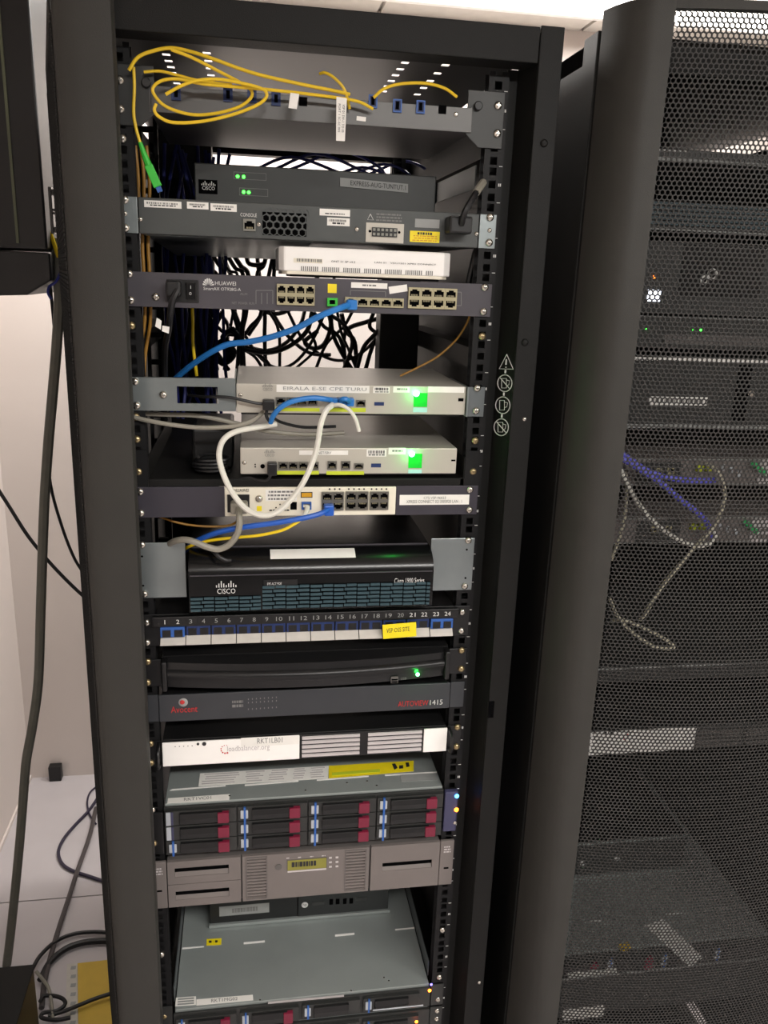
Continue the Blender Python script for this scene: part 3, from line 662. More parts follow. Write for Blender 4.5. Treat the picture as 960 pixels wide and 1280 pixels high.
r = rc(468, 502.5, 479.8, 507, Y); box('usb_port', 'scd', t, r[0], r[1], Y-.0008, Y, r[2], r[3])
for u in (351, 364, 377.2, 390.5): port(t, u, 501.5, Y, 'pmetal', .0132, .0115)
for u in (416, 426, 436.5): port(t, u, 501.5, Y, 'pmetal', .0110, .0115)
port(t, 451, 504, Y, 'pmetal', .0128, .0095)
sticker('colour_strip', 'lime', t, rc(343.7, 509.5, 399.4, 514.5, Y), Y); sticker('colour_strip', 'lime', t, rc(411, 509.5, 457, 515, Y), Y)
r = rc(572, 497.5, 580, 503.5, Y); box('lock_slot', 'void', t, r[0]+.001, r[1]-.001, Y-.0004, Y, r[2]+.002, r[3]-.0002)
def plug3(lab, spots, path, m, r):
    o = cable('network_cable', lab, m, path, r)
    for (u0, v0, u1, v1) in spots:
        q = rc(u0, v0, u1, v1, Y); box('plug', m, o, q[0], q[1], Y-.016, Y-.003, q[2], q[3], .0015)
    return o
plug3('blue network cable curving left from the upper router into the gap below', [(412,496,421,506)], px((414,500,-.018),(404,498.5,-.026),(392,497.5,-.028),(377,499,-.028),(362,503,-.028),(350,510,-.026),(342,519,-.02),(338,528,-.01)), 'blue', .0036)
plug3('short blue patch lead bridging two plugs on the upper router', [(422,496,431,506),(432,496,441,506)], px((426,501,-.018),(428,499,-.026),(433,499,-.027),(437,502,-.018)), 'blue', .0034)
plug = cable('adapter_lead', 'thin black supply lead from the bracket cut-out to the upper router', 'cord', px((236,494,.03),(255,496,.004),(272,496,-.008),(288,497,-.012),(305,500.5,-.014),(318,503.5,-.014),(330,505,-.012)), .0021, cat='cord')
r = rc(328, 498, 343, 511, Y); box('plug', 'black', plug, r[0], r[1], Y-.018, Y-.0005, r[2], r[3], .002)
cable('adapter_lead', 'thin black lead looping below the plug of the upper router', 'cord', px((334,509,-.010),(333,520,-.014),(338,527,-.010),(341,522,.0),(352,528,.02),(380,534,.03),(420,533,.03)), .0022, cat='cord')

zsh = 1.4060
t = thing('rack_shelf', 'black steel shelf with a thin lip carrying the lower router', 'shelf', (0, .2, zsh-.012))
MB().box(-.2195, .2195, .0, .40, zsh-.0015, zsh).build('shelf_plate', 'cab', t); MB().box(-.2195, .214, -.004, -.0008, zsh-.0100, zsh).build('front_lip', 'cab', t, .001)
for s in (-1, 1):
    MB().box(s*.2200, s*.2413, -.002, -.0004, zsh-.0140, zsh+.040).build('ear', 'rail', t); MB().box(s*.2185, s*.2198, -.001, .35, zsh+.0002, zsh+.030).build('shelf_side', 'cab', t)
for (u, v) in ((170.8,549),(173.4,589.3),(593.2,550.7),(591.5,589.2)): pass
xa, xb = -.0970, .2070; Y = -.001
t = router('router', 'lower pale grey router standing on the black shelf', 1.4095, 1.4495, xa, xb, .28, Y)
bridge(t, 'inkg', 330, 561.7, 343.8, 570.5, Y)
s = sticker('label', 'paper', t, rc(374, 563, 435, 568.6, Y), Y); ftext('PNET/SRV', 'inkg', s, 395, 564.2, 414, 567.6, Y-.0005)
screw(t, 305.5, 578.3, Y, 'small')
for (u, v, q) in ((328.3,582.8,.0032),(319,580.5,.001),(319,583.5,.001)): x, z = at(u, v, Y); MB().cyl((x, Y, z), q, -.0006).build('jack', 'void', t)
for u in (354, 366.3, 379, 392.5): port(t, u, 582, Y, 'pmetal', .0128, .0112)
for u in (415, 432): port(t, u, 581.3, Y, 'pmetal', .0128, .0120)
port(t, 448.5, 582.5, Y, 'pmetal', .0128, .0085)
sticker('colour_strip', 'lime', t, rc(346.3, 588.6, 398.7, 593, Y), Y); sticker('colour_strip', 'lime', t, rc(408, 589, 455, 593.3, Y), Y)
s = sticker('label', 'paper', t, rc(458.4, 561.6, 482.8, 570.6, Y), Y); bars('ink', s, rc(460.5, 563, 481, 566.8, Y), Y-.0005, 14); lines('inkg', s, rc(460.5, 567.5, 481, 569.4, Y), Y-.0005, 1)
s = sticker('label', 'paper', t, rc(485.6, 559.7, 507, 568, Y), Y); lines('inkg', s, rc(490, 562.5, 503, 564.5, Y), Y-.0005, 1)
r = rc(511, 567, 527, 585, Y); box('status_window', 'lgw', t, r[0], r[1], Y-.0006, Y, r[2], r[3]); led(t, 514.8, 567.5, Y-.0008, 'lgrn', .0042); glow(t, 514.8, 567.5, Y-.012, .014)
sticker('label', 'cyan', t, rc(510.4, 586.9, 527, 591.5, Y), Y)
r = rc(464, 579.4, 476, 584, Y); box('usb_port', 'scd', t, r[0], r[1], Y-.0008, Y, r[2], r[3])
x, z = at(566.6, 575.5, Y); box('lock_slot', 'void', t, x-.003, x+.003, Y-.0004, Y, z-.0012, z+.0012)
o = cable('adapter_lead', 'thin black supply lead at the left end of the lower router', 'cord', px((340,583,-.010),(339,592,-.012),(334,600,-.010),(322,600,-.004),(312,597.5,.0),(300,599,.0)), .0022, cat='cord')
r = rc(334, 576, 346, 592, Y); box('plug', 'black', o, r[0], r[1], Y-.016, Y-.0005, r[2], r[3], .002)
# power brick and its coiled lead on the shelf
t = thing('power_adapter', 'black power brick lying on the shelf left of the lower router', 'power adapter', (-.135, .12, zsh))
box('brick', 'black', t, -.165, -.108, .06, .20, zsh+.0005, zsh+.058, .004)
rnd = random.Random(5); pts = []
for k in range(26):
    a = k*1.15; pts.append(Vector((-.135+(.022+.006*math.sin(k))*math.cos(a), .028+.016*math.sin(a), zsh+.004+.0011*k*.8)))
MB().tube(pts, .0024, 6, 5).build('coiled_lead', 'cord', t, smooth=True)

# long pale and grey cables crossing in front of the shelf
cable('network_cable', 'white network cable hanging in a deep loop before the routers', 'wcord',
    px((416,506,-.022),(408,513,-.034),(401,530,-.038),(396,560,-.040),(386,589,-.042),(372,614,-.044),(352,636,-.046),(335,644,-.048),(318,642,-.046),(302,631,-.044),(287,610,-.04),(277,586,-.034),(274,566,-.028),(280,549,-.02),(296,539,-.01),(322,534,.0),(345,530,.012)), .0039)
cable('network_cable', 'short cut white cable end drooping from the upper router', 'wcord', px((415,507,-.024),(424,506,-.030),(435,511,-.032),(444,523,-.032),(449,539,-.030)), .0026)
cable('network_cable', 'beige grey cable sagging under the zinc bracket', 'gcord', px((166,521,-.006),(186,526,-.010),(215,531,-.012),(250,534.5,-.012),(285,533.5,-.012),(310,528,-.010),(326,518,-.004),(330,508,.01)), .0030)
cable('network_cable', 'grey cable lying behind the sagging cable under the bracket', 'gcord', px((176,517,.02),(205,518,.02),(250,520,.02),(290,528,.02),(330,538,.024),(380,543,.03),(430,541,.04)), .0032)

# ------------------------------------------------------------------ cream faced access device
zA, zB_ = 1.3520, 1.3952; Y = -.0030
t = thing('access_device', 'cream faced access device between plum grey plates', 'network device', (0, .1, zA))
xw0, xw1 = at(281, 625, Y)[0], at(494.5, 625, Y)[0]
box('face_plate', 'plum', t, -.2413, xw0-.0006, Y, -.0005, zA, zB_, .0006); box('face_plate', 'plum', t, xw1+.0006, .2413, Y, -.0005, zA, zB_, .0006)
box('body', 'plum', t, xw0+.0005, xw1+.002, .0008, .20, zA, zB_+.001); box('front', 'cream', t, xw0, xw1, Y-.0015, .0005, zA+.0012, zB_-.0008, .001)
Yc = Y-.0015
for (u, v) in ((175,614.7),(176,641.3),(587.5,611.9),(586.7,637.2)): screw(t, u, v, Y)
r = rc(284, 618, 312, 640, Yc); inl = box('power_inlet', 'black', t, r[0], r[1], Yc-.002, Yc, r[2], r[3], .0006)
ftext('HUAWEI', 'ink', t, 292.5, 610.8, 311, 614.8, Yc); screw(t, 323.7, 623.3, Yc)
sticker('yellow_label', 'yellow', t, rc(321, 632.5, 327.2, 638.7, Yc), Yc)
s = sticker('label', 'paper', t, rc(332, 612, 371, 626, Yc), Yc); lines('inkg', s, rc(334, 613.5, 370, 624.5, Yc), Yc-.0005, 3)
lines('ink', t, rc(336, 637, 362, 638.6, Yc), Yc, 1); 
for (u, v) in ((345,634.5),(350,630.5)): x, z = at(u, v, Yc); MB().cyl((x, Yc, z), .001, -.0004).build('jack', 'void', t)
r = rc(363, 627.5, 371, 637, Yc); box('jack', 'void', t, r[0], r[1], Yc-.0005, Yc, r[2], r[3])
s = sticker('laser_label', 'ink', t, rc(376, 615, 390.5, 622, Yc), Yc); sticker('label_face', 'orange', s, rc(377, 616, 389.5, 621, Yc), Yc-.0005)
for a in ((402,614.5,429.3,637.4),(432,614,459.6,637),(462.5,614,485,636.6)): block(t, *a, Yc, range(2), range(2), 'pmetal')
b = MB()
for u in (412,418.5,424.5,436,442.5,449,455,464.5,470.5,477,483):
    x, z = at(u, 611.3, Yc); b.cyl((x, Yc, z), .0013, -.0004, n=8)
b.build('port_lights', 'ink', t)['kind'] = 'stuff'
s = sticker('label', 'paper', t, rc(499.7, 618.7, 586, 630.5, Y), Y); ftext('CTS VSP-96023', 'inkg', s, 529.5, 620.7, 557, 623.6, Y-.0005); ftext('XPRESS CONNECT 0213003020 LAN : 1', 'inkg', s, 508, 625, 577, 628.3, Y-.0005)
r = rc(377, 627, 389, 636, Yc); ad = MB().plate(r[0], r[1], r[2], r[3], [(r[0]+.002, r[1]-.002, r[2]+.002, r[3]-.002)], Yc-.005, Yc).build('fibre_port', 'sc', t)
o = cable('fibre_lead', 'yellow cable running left from white boot of the cream device', 'yel',
    px((377,649,-.030),(368,655,-.032),(352,663,-.030),(325,669,-.024),(300,671.5,-.018),(270,674.5,-.010),(248,679,.0),(233,685,.01),(224,694,.03)), .0022)
MB().tube(px((384,634,-.012),(383,640,-.022),(377,649,-.030)), lambda q: .0040-.0012*q, 8, 5).build('boot', 'wcord', o, smooth=True)
o = cable('network_cable', 'deep blue network cable running left from the cream device', 'dblue',
    px((410,637,-.020),(402,641.5,-.030),(382,647,-.034),(345,653.5,-.032),(305,659,-.026),(275,665,-.016),(255,672,-.004),(240,680,.015),(228,692,.04)), .0038)
r = rc(404, 628, 416, 641, Yc); box('plug', 'dblue', o, r[0], r[1], Yc-.018, Yc-.004, r[2], r[3], .002)
o = cable('power_cable', 'grey power cord drooping from inlet of the cream device', 'gcord',
    px((297,634,-.020),(299,645,-.032),(299,658,-.036),(295,670,-.036),(286,681,-.034),(273,686.5,-.034),(260,684,-.034),(246,678.5,-.034),(234,675,-.030),(222,675.5,-.02),(212,680,.0),(206,690,.03)), .0045, cat='cord')
r = rc(288, 624, 310, 638, Yc); box('plug', 'gcord', o, r[0], r[1], Yc-.020, Yc-.0025, r[2], r[3], .003)
cable('fibre_lead', 'dim amber lead sagging below the left plum plate', 'brown', px((188,640,.02),(205,648,.02),(230,655,.02),(258,658,.02),(285,657,.03),(300,650,.05)), .0016)

# ------------------------------------------------------------------ black router with teal grille
Y = -.030; xa, xb = at(236, 740, Y)[0], at(541, 735, Y)[0]; z0 = at(385, 763, Y)[1]; zm = at(385, 717, Y)[1]; zc = at(385, 682, .012)[1]
t = thing('router', 'large black router with rounded top edge and teal grille front', 'router', (0, .16, z0))
pf = [(Y, z0+.003), (Y, zm)] + [(Y+.042*(1-math.cos(a)), zm+(zc-zm)*math.sin(a)) for a in [math.pi/2*k/8 for k in range(1, 9)]] + [(.06, zc+.001), (.34, zc+.001), (.34, z0), (Y+.004, z0)]
MB().prism(pf[::-1], xa, xb, 'x').build('body', 'blackg', t, smooth=True)
MB().tube([Vector((xa+.002, Y+.041, zc+.0006)), Vector((xb-.002, Y+.041, zc+.0006))], .0012, 6, 1).build('crest_highlight', 'slate', t)  # thin paler tube draws the highlight running along the crest
b = MB(); b.tube([Vector((xa+.002, Y-.0002, zm)), Vector((xb-.002, Y-.0002, zm))], .0009, 6, 1); b.build('trim_line', 'slate', t)
for s, (q0, q1) in ((-1, (-.2413, at(232, 700, -.0035)[0])), (1, (at(538, 700, -.0035)[0], .2413))):
    MB().box(q0, q1, -.0035, -.0015, at(200, 748, -.0035)[1]+.001, at(200, 678.5, -.0035)[1]).build('bracket', 'zinc', t, .0006)
for (u, v) in ((177.3,679),(180.5,744),(585.3,673.5),(580.8,734)): screw(t, u, v+2 if v < 700 else v-1.5, -.0035)
for (u, v) in ((177.5,695.5),(179,732),(583.5,687),(581.8,722.5)): x, z = at(u, v, -.0035); MB().cyl((x, -.0035, z), .0016, -.0003, n=8).build('bracket_hole', 'void', t)
def vnt(u0, v0, u1, v1, nr):
    x0, x1, z0_, z1_ = rc(u0, v0, u1, v1, Y); box('grille_recess', 'void', t, x0, x1, Y-.0004, Y, z0_, z1_)
    h = (z1_-z0_)/nr
    for j in range(nr):
        b = MB(); zc_ = z0_+h*(j+.5); x = x0; k = 0
        while x < x1-.002:
            w = .0185 if (k+j) % 2 else .0150
            e = min(x1, x+w-.0016); dzz = h*.16*(1 if k % 2 else -1)
            b.box(x, e, Y-.0022, Y-.0003, zc_+dzz*.3-h*.30, zc_+dzz*.3+h*.30); x += w; k += 1
        b.build('slat', 'teal', t)
vnt(238, 746, 326, 762.5, 4); vnt(328, 731, 536, 755.5, 6)
bridge(t, 'inkw', 269, 726.5, 296.5, 741.5, Y)
r = rc(329.5, 725, 372, 735, Y); s = box('status_panel', 'black', t, r[0], r[1], Y-.0012, Y-.0001, r[2], r[3]); ftext('SYS ACT POE', 'inkw', s, 334, 728.2, 352, 731, Y-.0012, .0003)
ftext('Cisco 1900 Series', 'inkw', t, 493, 722.6, 530, 728, Y)
# label on the curved shoulder
def shoulder(u, v):
    # intersect with the shoulder arc
    best = None
    for k in range(0, 91):
        a = math.radians(k); yy = Y+.042*(1-math.cos(a)); zz = zm+(zc-zm)*math.sin(a); x, z = at(u, v, yy)
        if best is None or abs(z-zz) < best[0]: best = (abs(z-zz), Vector((x, yy, zz)))
    return best[1]
c = [shoulder(337.6, 687.5), shoulder(442.5, 684.5), shoulder(442.5, 696.5), shoulder(337.6, 699.5)]
zt_ = (c[0].z+c[1].z)/2; zb2 = (c[2].z+c[3].z)/2; yt = (c[0].y+c[1].y)/2; yb2 = (c[2].y+c[3].y)/2
lb_ = MB(); N = 8
for k in range(N):
    def pt(x, q):
        zz = zb2+(zt_-zb2)*q; a = math.asin(max(-1, min(1, (zz-zm)/(zc-zm)))); return Vector((x, Y+.042*(1-math.cos(a))-.0009, zz+.0004))
    lb_.slab([pt(c[0].x, (k+1)/N), pt(c[1].x, (k+1)/N), pt(c[1].x, k/N), pt(c[0].x, k/N)], (0, -1, .4), .0004)
lb_.build('label', 'paper', t)
cable('adapter_lead', 'black lead hanging over the shoulder of the black router', 'cord', px((262,684,-.006),(268,690,-.028),(274,696,-.034),(282,700,-.034),(288,700,-.030)), .0030, cat='cord')

# ------------------------------------------------------------------ 24 way fibre panel
Y = -.002; zA, zB_ = 1.1600, 1.2085
t = thing('patch_panel', 'black fibre panel numbered 1 to 24 with white label strip', 'patch panel', (0, .06, zA))
box('panel', 'black', t, -.2413, .2413, Y, -.0004, zA, zB_, .0006); box('body', 'black', t, -B, B, -.0003, .14, zA+.002, zB_-.002)
box('number_ledge', 'black', t, -.222, .222, Y-.008, Y-.0002, zB_-.016, zB_-.001, .0008)
for (u, v) in ((183.2,778),(183.7,803.2),(577.7,764.9),(576.5,788.3)): screw(t, u, v, Y)
xL_, xR_ = at(200.5, 795, Y)[0], at(565, 780, Y)[0]; zl0, zl1 = at(380, 797, Y)[1], at(380, 788.5, Y)[1]; za0, za1 = zl1+.0005, zB_-.0165
pw_ = (xR_-xL_)/12
for i in range(12):
    x0 = xL_+i*pw_; end = i in (0, 11)
    ad = box('adapter', 'sc' if end else 'scd', t, x0+.0010, x0+pw_-.0010, Y-.009 if end else Y-.0045, Y-.0002, za0, za1, .0006)  # middle adapters get a darker blue, shade put into the colour
    for k in range(2):
        xx = x0+pw_*(.27+.46*k); box('shutter', 'black', ad, xx-.0058, xx+.0058, Y-.0095 if end else Y-.005, Y-.009 if end else Y-.0045, za0+.0006, za1-.004)
    MB().prism([(Y-.012, zl0), (Y-.0115, zl0), (Y-.0025, zl1), (Y-.0030, zl1)][::-1], x0+.0006, x0+pw_-.0006, 'x').build('label_strip', 'strip', t)  # white strips greyed, shading under the ledge put into their colour
    for k in range(2):
        n = 2*i+k+1; xx = x0+pw_*(.22+.5*k); w = .0006 if n == 1 else .0022 if n < 10 else .0036 if n == 11 else .0046
        text(str(n), 'inkw' if i in (0, 11, 10) else 'greyp', t, rcorn((xx-w, xx+w, zB_-.0115, zB_-.0050), Y-.008))
a = [(478,781),(520,777.5),(520.5,795),(479,798.5)]
s = tag(MB().slab([fr(u, v, -.0175) for u, v in a], (0, -1, 0), .0006).build('cable_tag', 'yellow', None), 'yellow paper tag stuck over the fibre panel strip', 'tag')
text('VSP OSS SITE', 'ink', s, [fr(483,785.5,-.0175), fr(512,783,-.0175), fr(512,788.5,-.0175), fr(483,791,-.0175)], t=.0009)

# ------------------------------------------------------------------ black drawer with a bowed front
zA, zB_ = 1.0925, 1.1430
t = thing('console_drawer', 'black unit with bowed glossy front and one green light', 'rack unit', (0, .2, zA))
box('body', 'black', t, -.212, .212, .002, .36, zA+.001, zB_-.001)
for s in (-1, 1):
    MB().box(s*.2130, s*.2413, -.003, -.0004, zA+.004, zB_-.004).build('ear', 'black', t, .001)
    MB().box(s*.2045, s*.2120, -.018, .0018, zA+.002, zB_-.002).build('end_cap', 'black', t, .002)
N = 24; xs = [-.204+.408*i/N for i in range(N+1)]
prof_ = [(.0015, zA+.003), (-.008, zA+.005), (-.011, zA+.016), (-.0150, zA+.0240), (-.0162, zA+.0262), (-.0162, zA+.0286), (-.0146, zA+.0310), (-.0125, zA+.0328), (-.0100, zA+.0340), (-.0092, zB_-.006), (.0015, zB_-.002)]
vs = []
for x in xs:
    q = 1-(x/.204)**2; e = .3+.7*q
    for (yy, zz) in prof_: vs.append((x, yy-(.018*q if yy < 0 else 0), zz))
k = len(prof_); fs = [(i*k+j, (i+1)*k+j, (i+1)*k+j+1, i*k+j+1) for i in range(N) for j in range(k-1)] + [((i+1)*k, i*k, i*k+k-1, (i+1)*k+k-1) for i in range(N)] + [tuple(range(k-1, -1, -1)), tuple(N*k+j for j in range(k))]
MB().add(vs, fs).build('bowed_front', 'satin', t, smooth=True)
for (u, v) in ((184.4,827),(184.4,853),(577,812.8),(576.5,835.8)): screw(t, u, v, -.003, 'brass')
led(t, 522, 843, -.0205, 'lgrn', .0028); glow(t, 522, 843, -.030, .008)
r = rc(488, 843.5, 496.5, 851, -.0165); box('usb_port', 'taped', t, r[0], r[1], -.0235, -.012, r[2], r[3])
for k in range(2): box('usb_slot', 'void', t, r[0]+.0008, r[1]-.0008, -.0240, -.0235, r[2]+.0008+k*.0038, r[2]+.0032+k*.0038)
ftext('USB', 'inkg', t, 501, 846.5, 508, 849.3, -.0240)

# ------------------------------------------------------------------ blue grey switch unit
zA, zB_ = 1.0385, 1.0820; Y = -.004
t = thing('keyboard_switch', 'blue grey one-unit switch panel with red lettering', 'rack unit', (0, .1, zA))
box('panel', 'avo', t, -.2190, .2185, Y, -.0002, zA, zB_, .0012); box('body', 'black', t, -.2145, .2145, .0002, .18, zA+.001, zB_-.001)
for s in (-1, 1): box('ear', 'avo', t, s*.2195, s*.2413, -.002, -.0004, zA, zB_, .0006)
ftext('Avocent', 'inkr', t, 213.5, 883, 247, 889.5, Y)
x, z = at(229, 878, Y); MB().dome((x, Y, z), .0068, .0012, 16).build('globe_logo', 'greyp', t, smooth=True); MB().dome((x-.0012, Y-.0010, z+.0008), .0036, .0008, 12).build('globe_swirl', 'inkr', t, smooth=True)
lines('inkg', t, rc(290, 876, 304, 878.3, Y), Y, 1); lines('inkg', t, rc(290, 881, 304, 883.6, Y), Y, 1)
b = MB()
for j, (dv, c) in enumerate(((0, 8), (4.3, 8), (12.5, 8))):
    for i in range(8):
        x, z = at(310.5+i*5.0, 874+dv-.35*i, Y); b.box(x-.0006, x+.0006, Y-.0004, Y, z-.0011, z+.0011)
b.build('port_marks', 'inkg', t)['kind'] = 'stuff'
ftext('AUTOVIEW', 'inkr', t, 497.5, 876.5, 535, 881.5, Y); ftext('1415', 'inkw', t, 537.5, 874.8, 553, 880.3, Y)

# ------------------------------------------------------------------ white faced load balancer
zA, zB_ = .9635, 1.0060; Y = -.004
t = thing('server', 'black one-unit server with white name panel and pale vent slats', 'server', (0, .3, zA))
box('body', 'black', t, -.2165, .2165, .0006, .62, zA, zB_, .001); box('bezel', 'black', t, -.2178, .2178, Y, .0003, zA, zB_-.0005, .001)
xw = at(374.2, 935, Y)[0]; s0 = box('name_panel', 'white', t, -.2165, xw, Y-.003, Y-.0002, zA+.002, zB_-.001, .0008)
x1_ = at(529, 925, Y)[0]; box('end_panel', 'white', t, x1_, .2172, Y-.003, Y-.0002, zA+.001, zB_-.001, .0008)
for (u0, u1) in ((375.8, 451), (458, 528)):
    q0, q1 = at(u0, 930, Y)[0], at(u1, 930, Y)[0]
    for j in range(5):
        zz = zA+.0042+j*.0076; MB().prism([(Y-.0028, zz), (Y-.0028, zz+.0034), (Y-.0004, zz+.0044), (Y-.0004, zz)][::-1], q0+.002, q1-.002, 'x').build('slat', 'slat', t)
for s in (-1, 1):
    MB().box(s*.2185, s*.2413, -.002, -.0004, zA, zB_).build('ear', 'black', t, .0006)
    MB().tube([Vector((s*.2215, -.003, zA+.003)), Vector((s*.2215, -.020, zA+.008)), Vector((s*.2215, -.024, (zA+zB_)/2)), Vector((s*.2215, -.020, zB_-.008)), Vector((s*.2215, -.003, zB_-.003))], .0026, 8, 5).build('handle', 'black', t, smooth=True)
for (u, v) in ((188,929.5),(188.4,953.5),(571.7,908.7),(570.5,933)): screw(t, u, v, -.002, 'brass')
Yn = Y-.003
s = sticker('name_label', 'paper', s0, rc(301, 922.5, 373.8, 929.8, Yn), Yn, .0004); ftext('RKT1LB01', 'inkg', s, 321.5, 923, 353, 927.8, Yn-.0004, .0004)
for i in range(5): x, z = at(219+i*5.3, 933.2-.25*i, Yn); MB().cyl((x, Yn, z), .0008, -.0004, n=8).build('indicator_dot', 'inkg', s0)
for (u, v, q) in ((247.5,929.8,.0019),(255.3,929.6,.0030)): x, z = at(u, v, Yn); MB().cyl((x, Yn, z), q, -.0012, n=12).build('button', 'ink', s0)
for k in range(8):
    a = math.radians(75+k*31); c = fr(282, 936.5, Yn); MB().cyl((c.x+.0068*math.cos(a), Yn, c.z+.0068*math.sin(a)), .0006+.00012*k, -.0004, n=8).build('logo_dot', 'inkr', s0)
ftext('loadbalancer.org', 'slat', s0, 284, 932.5, 337, 938.5, Yn, .0005)

# ------------------------------------------------------------------ two unit drive server
zA, zB_ = .8070, .8955; Y = -.004
def drive(parent, x0, x1, z0, z1, Y, purple=False, latch=True):
    w = x1-x0; d = box('drive_bay', 'drive', parent, x0, x1, Y-.006, Y-.0003, z0, z1, .0006)
    MB().prism([(Y-.0105, z0+.0035), (Y-.0120, (z0+z1)/2), (Y-.0105, z1-.0035), (Y-.006, z1-.0025), (Y-.006, z0+.0025)][::-1], x0+w*.20, x0+w*.80, 'x').build('lever', 'black', d, .0006)
    if latch: box('latch', 'maroon', d, x0+w*.735, x0+w*.895, Y-.0135, Y-.0061, z0+.0035, z1-.0035, .001)
    if purple: box('clip', 'clip', d, x0+w*.01, x0+w*.075, Y-.0072, Y-.006, z0+.001, z1-.001); box('clip_stripe', 'mauve', d, x0+w*.08, x0+w*.11, Y-.0074, Y-.006, z0+.001, z1-.001)
    else:
        box('clip', 'clip', d, x0+w*.035, x0+w*.145, Y-.0085, Y-.006, z0+.005, z1-.005, .001); box('clip_stripe', 'clipb', d, x0+w*.082, x0+w*.112, Y-.0092, Y-.0060, z0-.0005, z1+.0005)
    return d
t = thing('server', 'grey two-unit server with twelve drive bays and maroon latches', 'server', (0, .32, zA))
box('body', 'dl', t, -.2172, .2172, .0008, .66, zA, zB_, .0012); box('bezel', 'drive', t, -.2185, .2185, Y, .0005, zA, zB_-.003, .001)
cols = [at(202, 1032, Y)[0]+.0005, at(297, 1026, Y)[0], at(388, 1019, Y)[0], at(478, 1013, Y)[0], .2180]
cols = [-.2172+i*(.4350/4) for i in range(5)]
for c in range(4):
    for rw in range(3):
        zz = zA+.0048+rw*.0262; drive(t, cols[c]+.0012, cols[c+1]-.0012, zz, zz+.0248, Y, purple=(c == 0 and rw > 0))
# things printed on and cut into the lid
zT = zB_+.0003
def lid(parent, m, uv, Z, name='label', t_=.0004): return MB().slab([tp(u, v, Z) for u, v in uv], (0, 0, 1), t_).build(name, m, parent)
s = lid(t, 'paper', ((250,967),(411,957.5),(410,973),(248,983)), zT, 'diagram_label')
b = MB()
for (f0, f1) in ((.02,.31),(.35,.5),(.53,.68),(.72,.82),(.85,.98)):
    for q in (.12, .3, .48, .66, .84):
        if f0 == .02:
            pass
        p = lambda a, c_: (tp(250,967,zT+.0005)*(1-a)+tp(411,957.5,zT+.0005)*a)*(1-c_)+(tp(248,983,zT+.0005)*(1-a)+tp(410,973,zT+.0005)*a)*c_
        g0, g1 = f0+(f1-f0)*random.uniform(0, .15), f1-(f1-f0)*random.uniform(0, .3)
        b.slab([p(g0, q-.05), p(g1, q-.05), p(g1, q+.03), p(g0, q+.03)], (0, 0, 1), .0003)
b.build('diagram', 'slat', s)
s = lid(t, 'yellow', ((411,957.5),(517,951),(517,964),(411,973)), zT, 'yellow_label'); lid(s, 'lime', ((415,966),(475,961.5),(475,965),(415,969.5)), zT+.0005, 'printed_block'); lid(s, 'ink', ((499,957),(504,956.6),(504,960.5),(499,961)), zT+.0005, 'printed_block'); lid(s, 'ink', ((490,955),(494,954.6),(497,960),(493,962)), zT+.0005, 'printed_block'); lid(s, 'ink', ((507,953.6),(511,953.2),(512,958),(508,959)), zT+.0005, 'printed_block')
for uv in (((215,986.5),(282,981.5),(282,982.8),(212,988.5)),((306,980.8),(373,975.5),(373,977),(306,982.5)),((396,974.5),(461,969.6),(461,971),(396,976)),((481,968.4),(546,964.6),(546,966.2),(481,970))):
    lid(t, 'white', uv, zT, 'lid_slot')
s = lid(t, 'paper', ((210,998),(287,992.8),(286.5,1000),(209,1004.5)), zT, 'name_label'); text('RKT1VC01', 'inkg', s, [tp(230,997.8,zT), tp(264,995.5,zT), tp(264,999.2,zT), tp(230,1001.5,zT)], (0, 0, 1), .0007)
lid(t, 'greyp', ((500,968.6),(546,966.4),(547,975),(502,977.5)), zT)
for (u, v) in ((434,978.6),(459,976.5),(471,982),(382,988),(287,995)): p = tp(u, v, zT); MB().cyl(p, .0016, .0006, 'z', 8).build('rivet', 'screw', t)
e = box('ear', 'mauve', t, .2195, .2413, -.010, -.0004, zA+.010, zB_-.004, .002)
led(t, 571, 995, -.010, 'lblu', .0036); led(t, 570.4, 1012, -.010, 'lora', .0036); x, z = at(568.8, 1028.5, -.010); MB().dome((x, -.010, z), .0032, .002).build('button', 'screw', t, smooth=True)
box('ear', 'black', t, -.2413, -.2195, -.006, -.0004, zA+.004, zB_-.010, .002); screw(t, 190, 1012, -.006); screw(t, 192, 1054, -.006, 'brass')

# ------------------------------------------------------------------ tape library
zA, zB_ = .7105, .7960; Y = -.006
t = thing('tape_library', 'taupe grey tape library with recessed magazine handles and small display', 'tape library', (0, .3, zA))
box('body', 'taped', t, -.2170, .2170, .0005, .70, zA+.001, zB_-.001)
xg = [-.2168, at(301, 1095, Y)[0], at(303, 1092, Y)[0], at(461, 1085, Y)[0], at(463.5, 1082, Y)[0], .2175]
zmid = (zA+zB_)/2
def mag(x0, x1, z0, z1, hr, nm='magazine'):
    d = MB().plate(x0, x1, z0, z1, [hr], Y, -.0003).build(nm, 'tape', t); box('handle_recess', 'taped', d, hr[0], hr[1], Y+.0045, Y+.0055, hr[2], hr[3])
    MB().prism([(Y+.001, hr[2]), (Y+.0044, hr[2]), (Y+.0044, hr[3]-.0095)][::-1], hr[0]+.0002, hr[1]-.0002, 'x').build('grip', 'tape', d)
    box('recess_shade', 'void', d, hr[0], hr[1], Y+.0030, Y+.0044, hr[3]-.0090, hr[3])  # dark strip draws the shadow under the recess's upper edge
q0, q1 = at(218, 1087, Y)[0], at(286, 1083, Y)[0]
mag(xg[0], xg[1], zmid+.0006, zB_-.0006, (q0, q1, zmid+.0135, zmid+.0300)); mag(xg[0], xg[1], zA+.0006, zmid-.0006, (q0, q1, zA+.0135, zA+.0295))
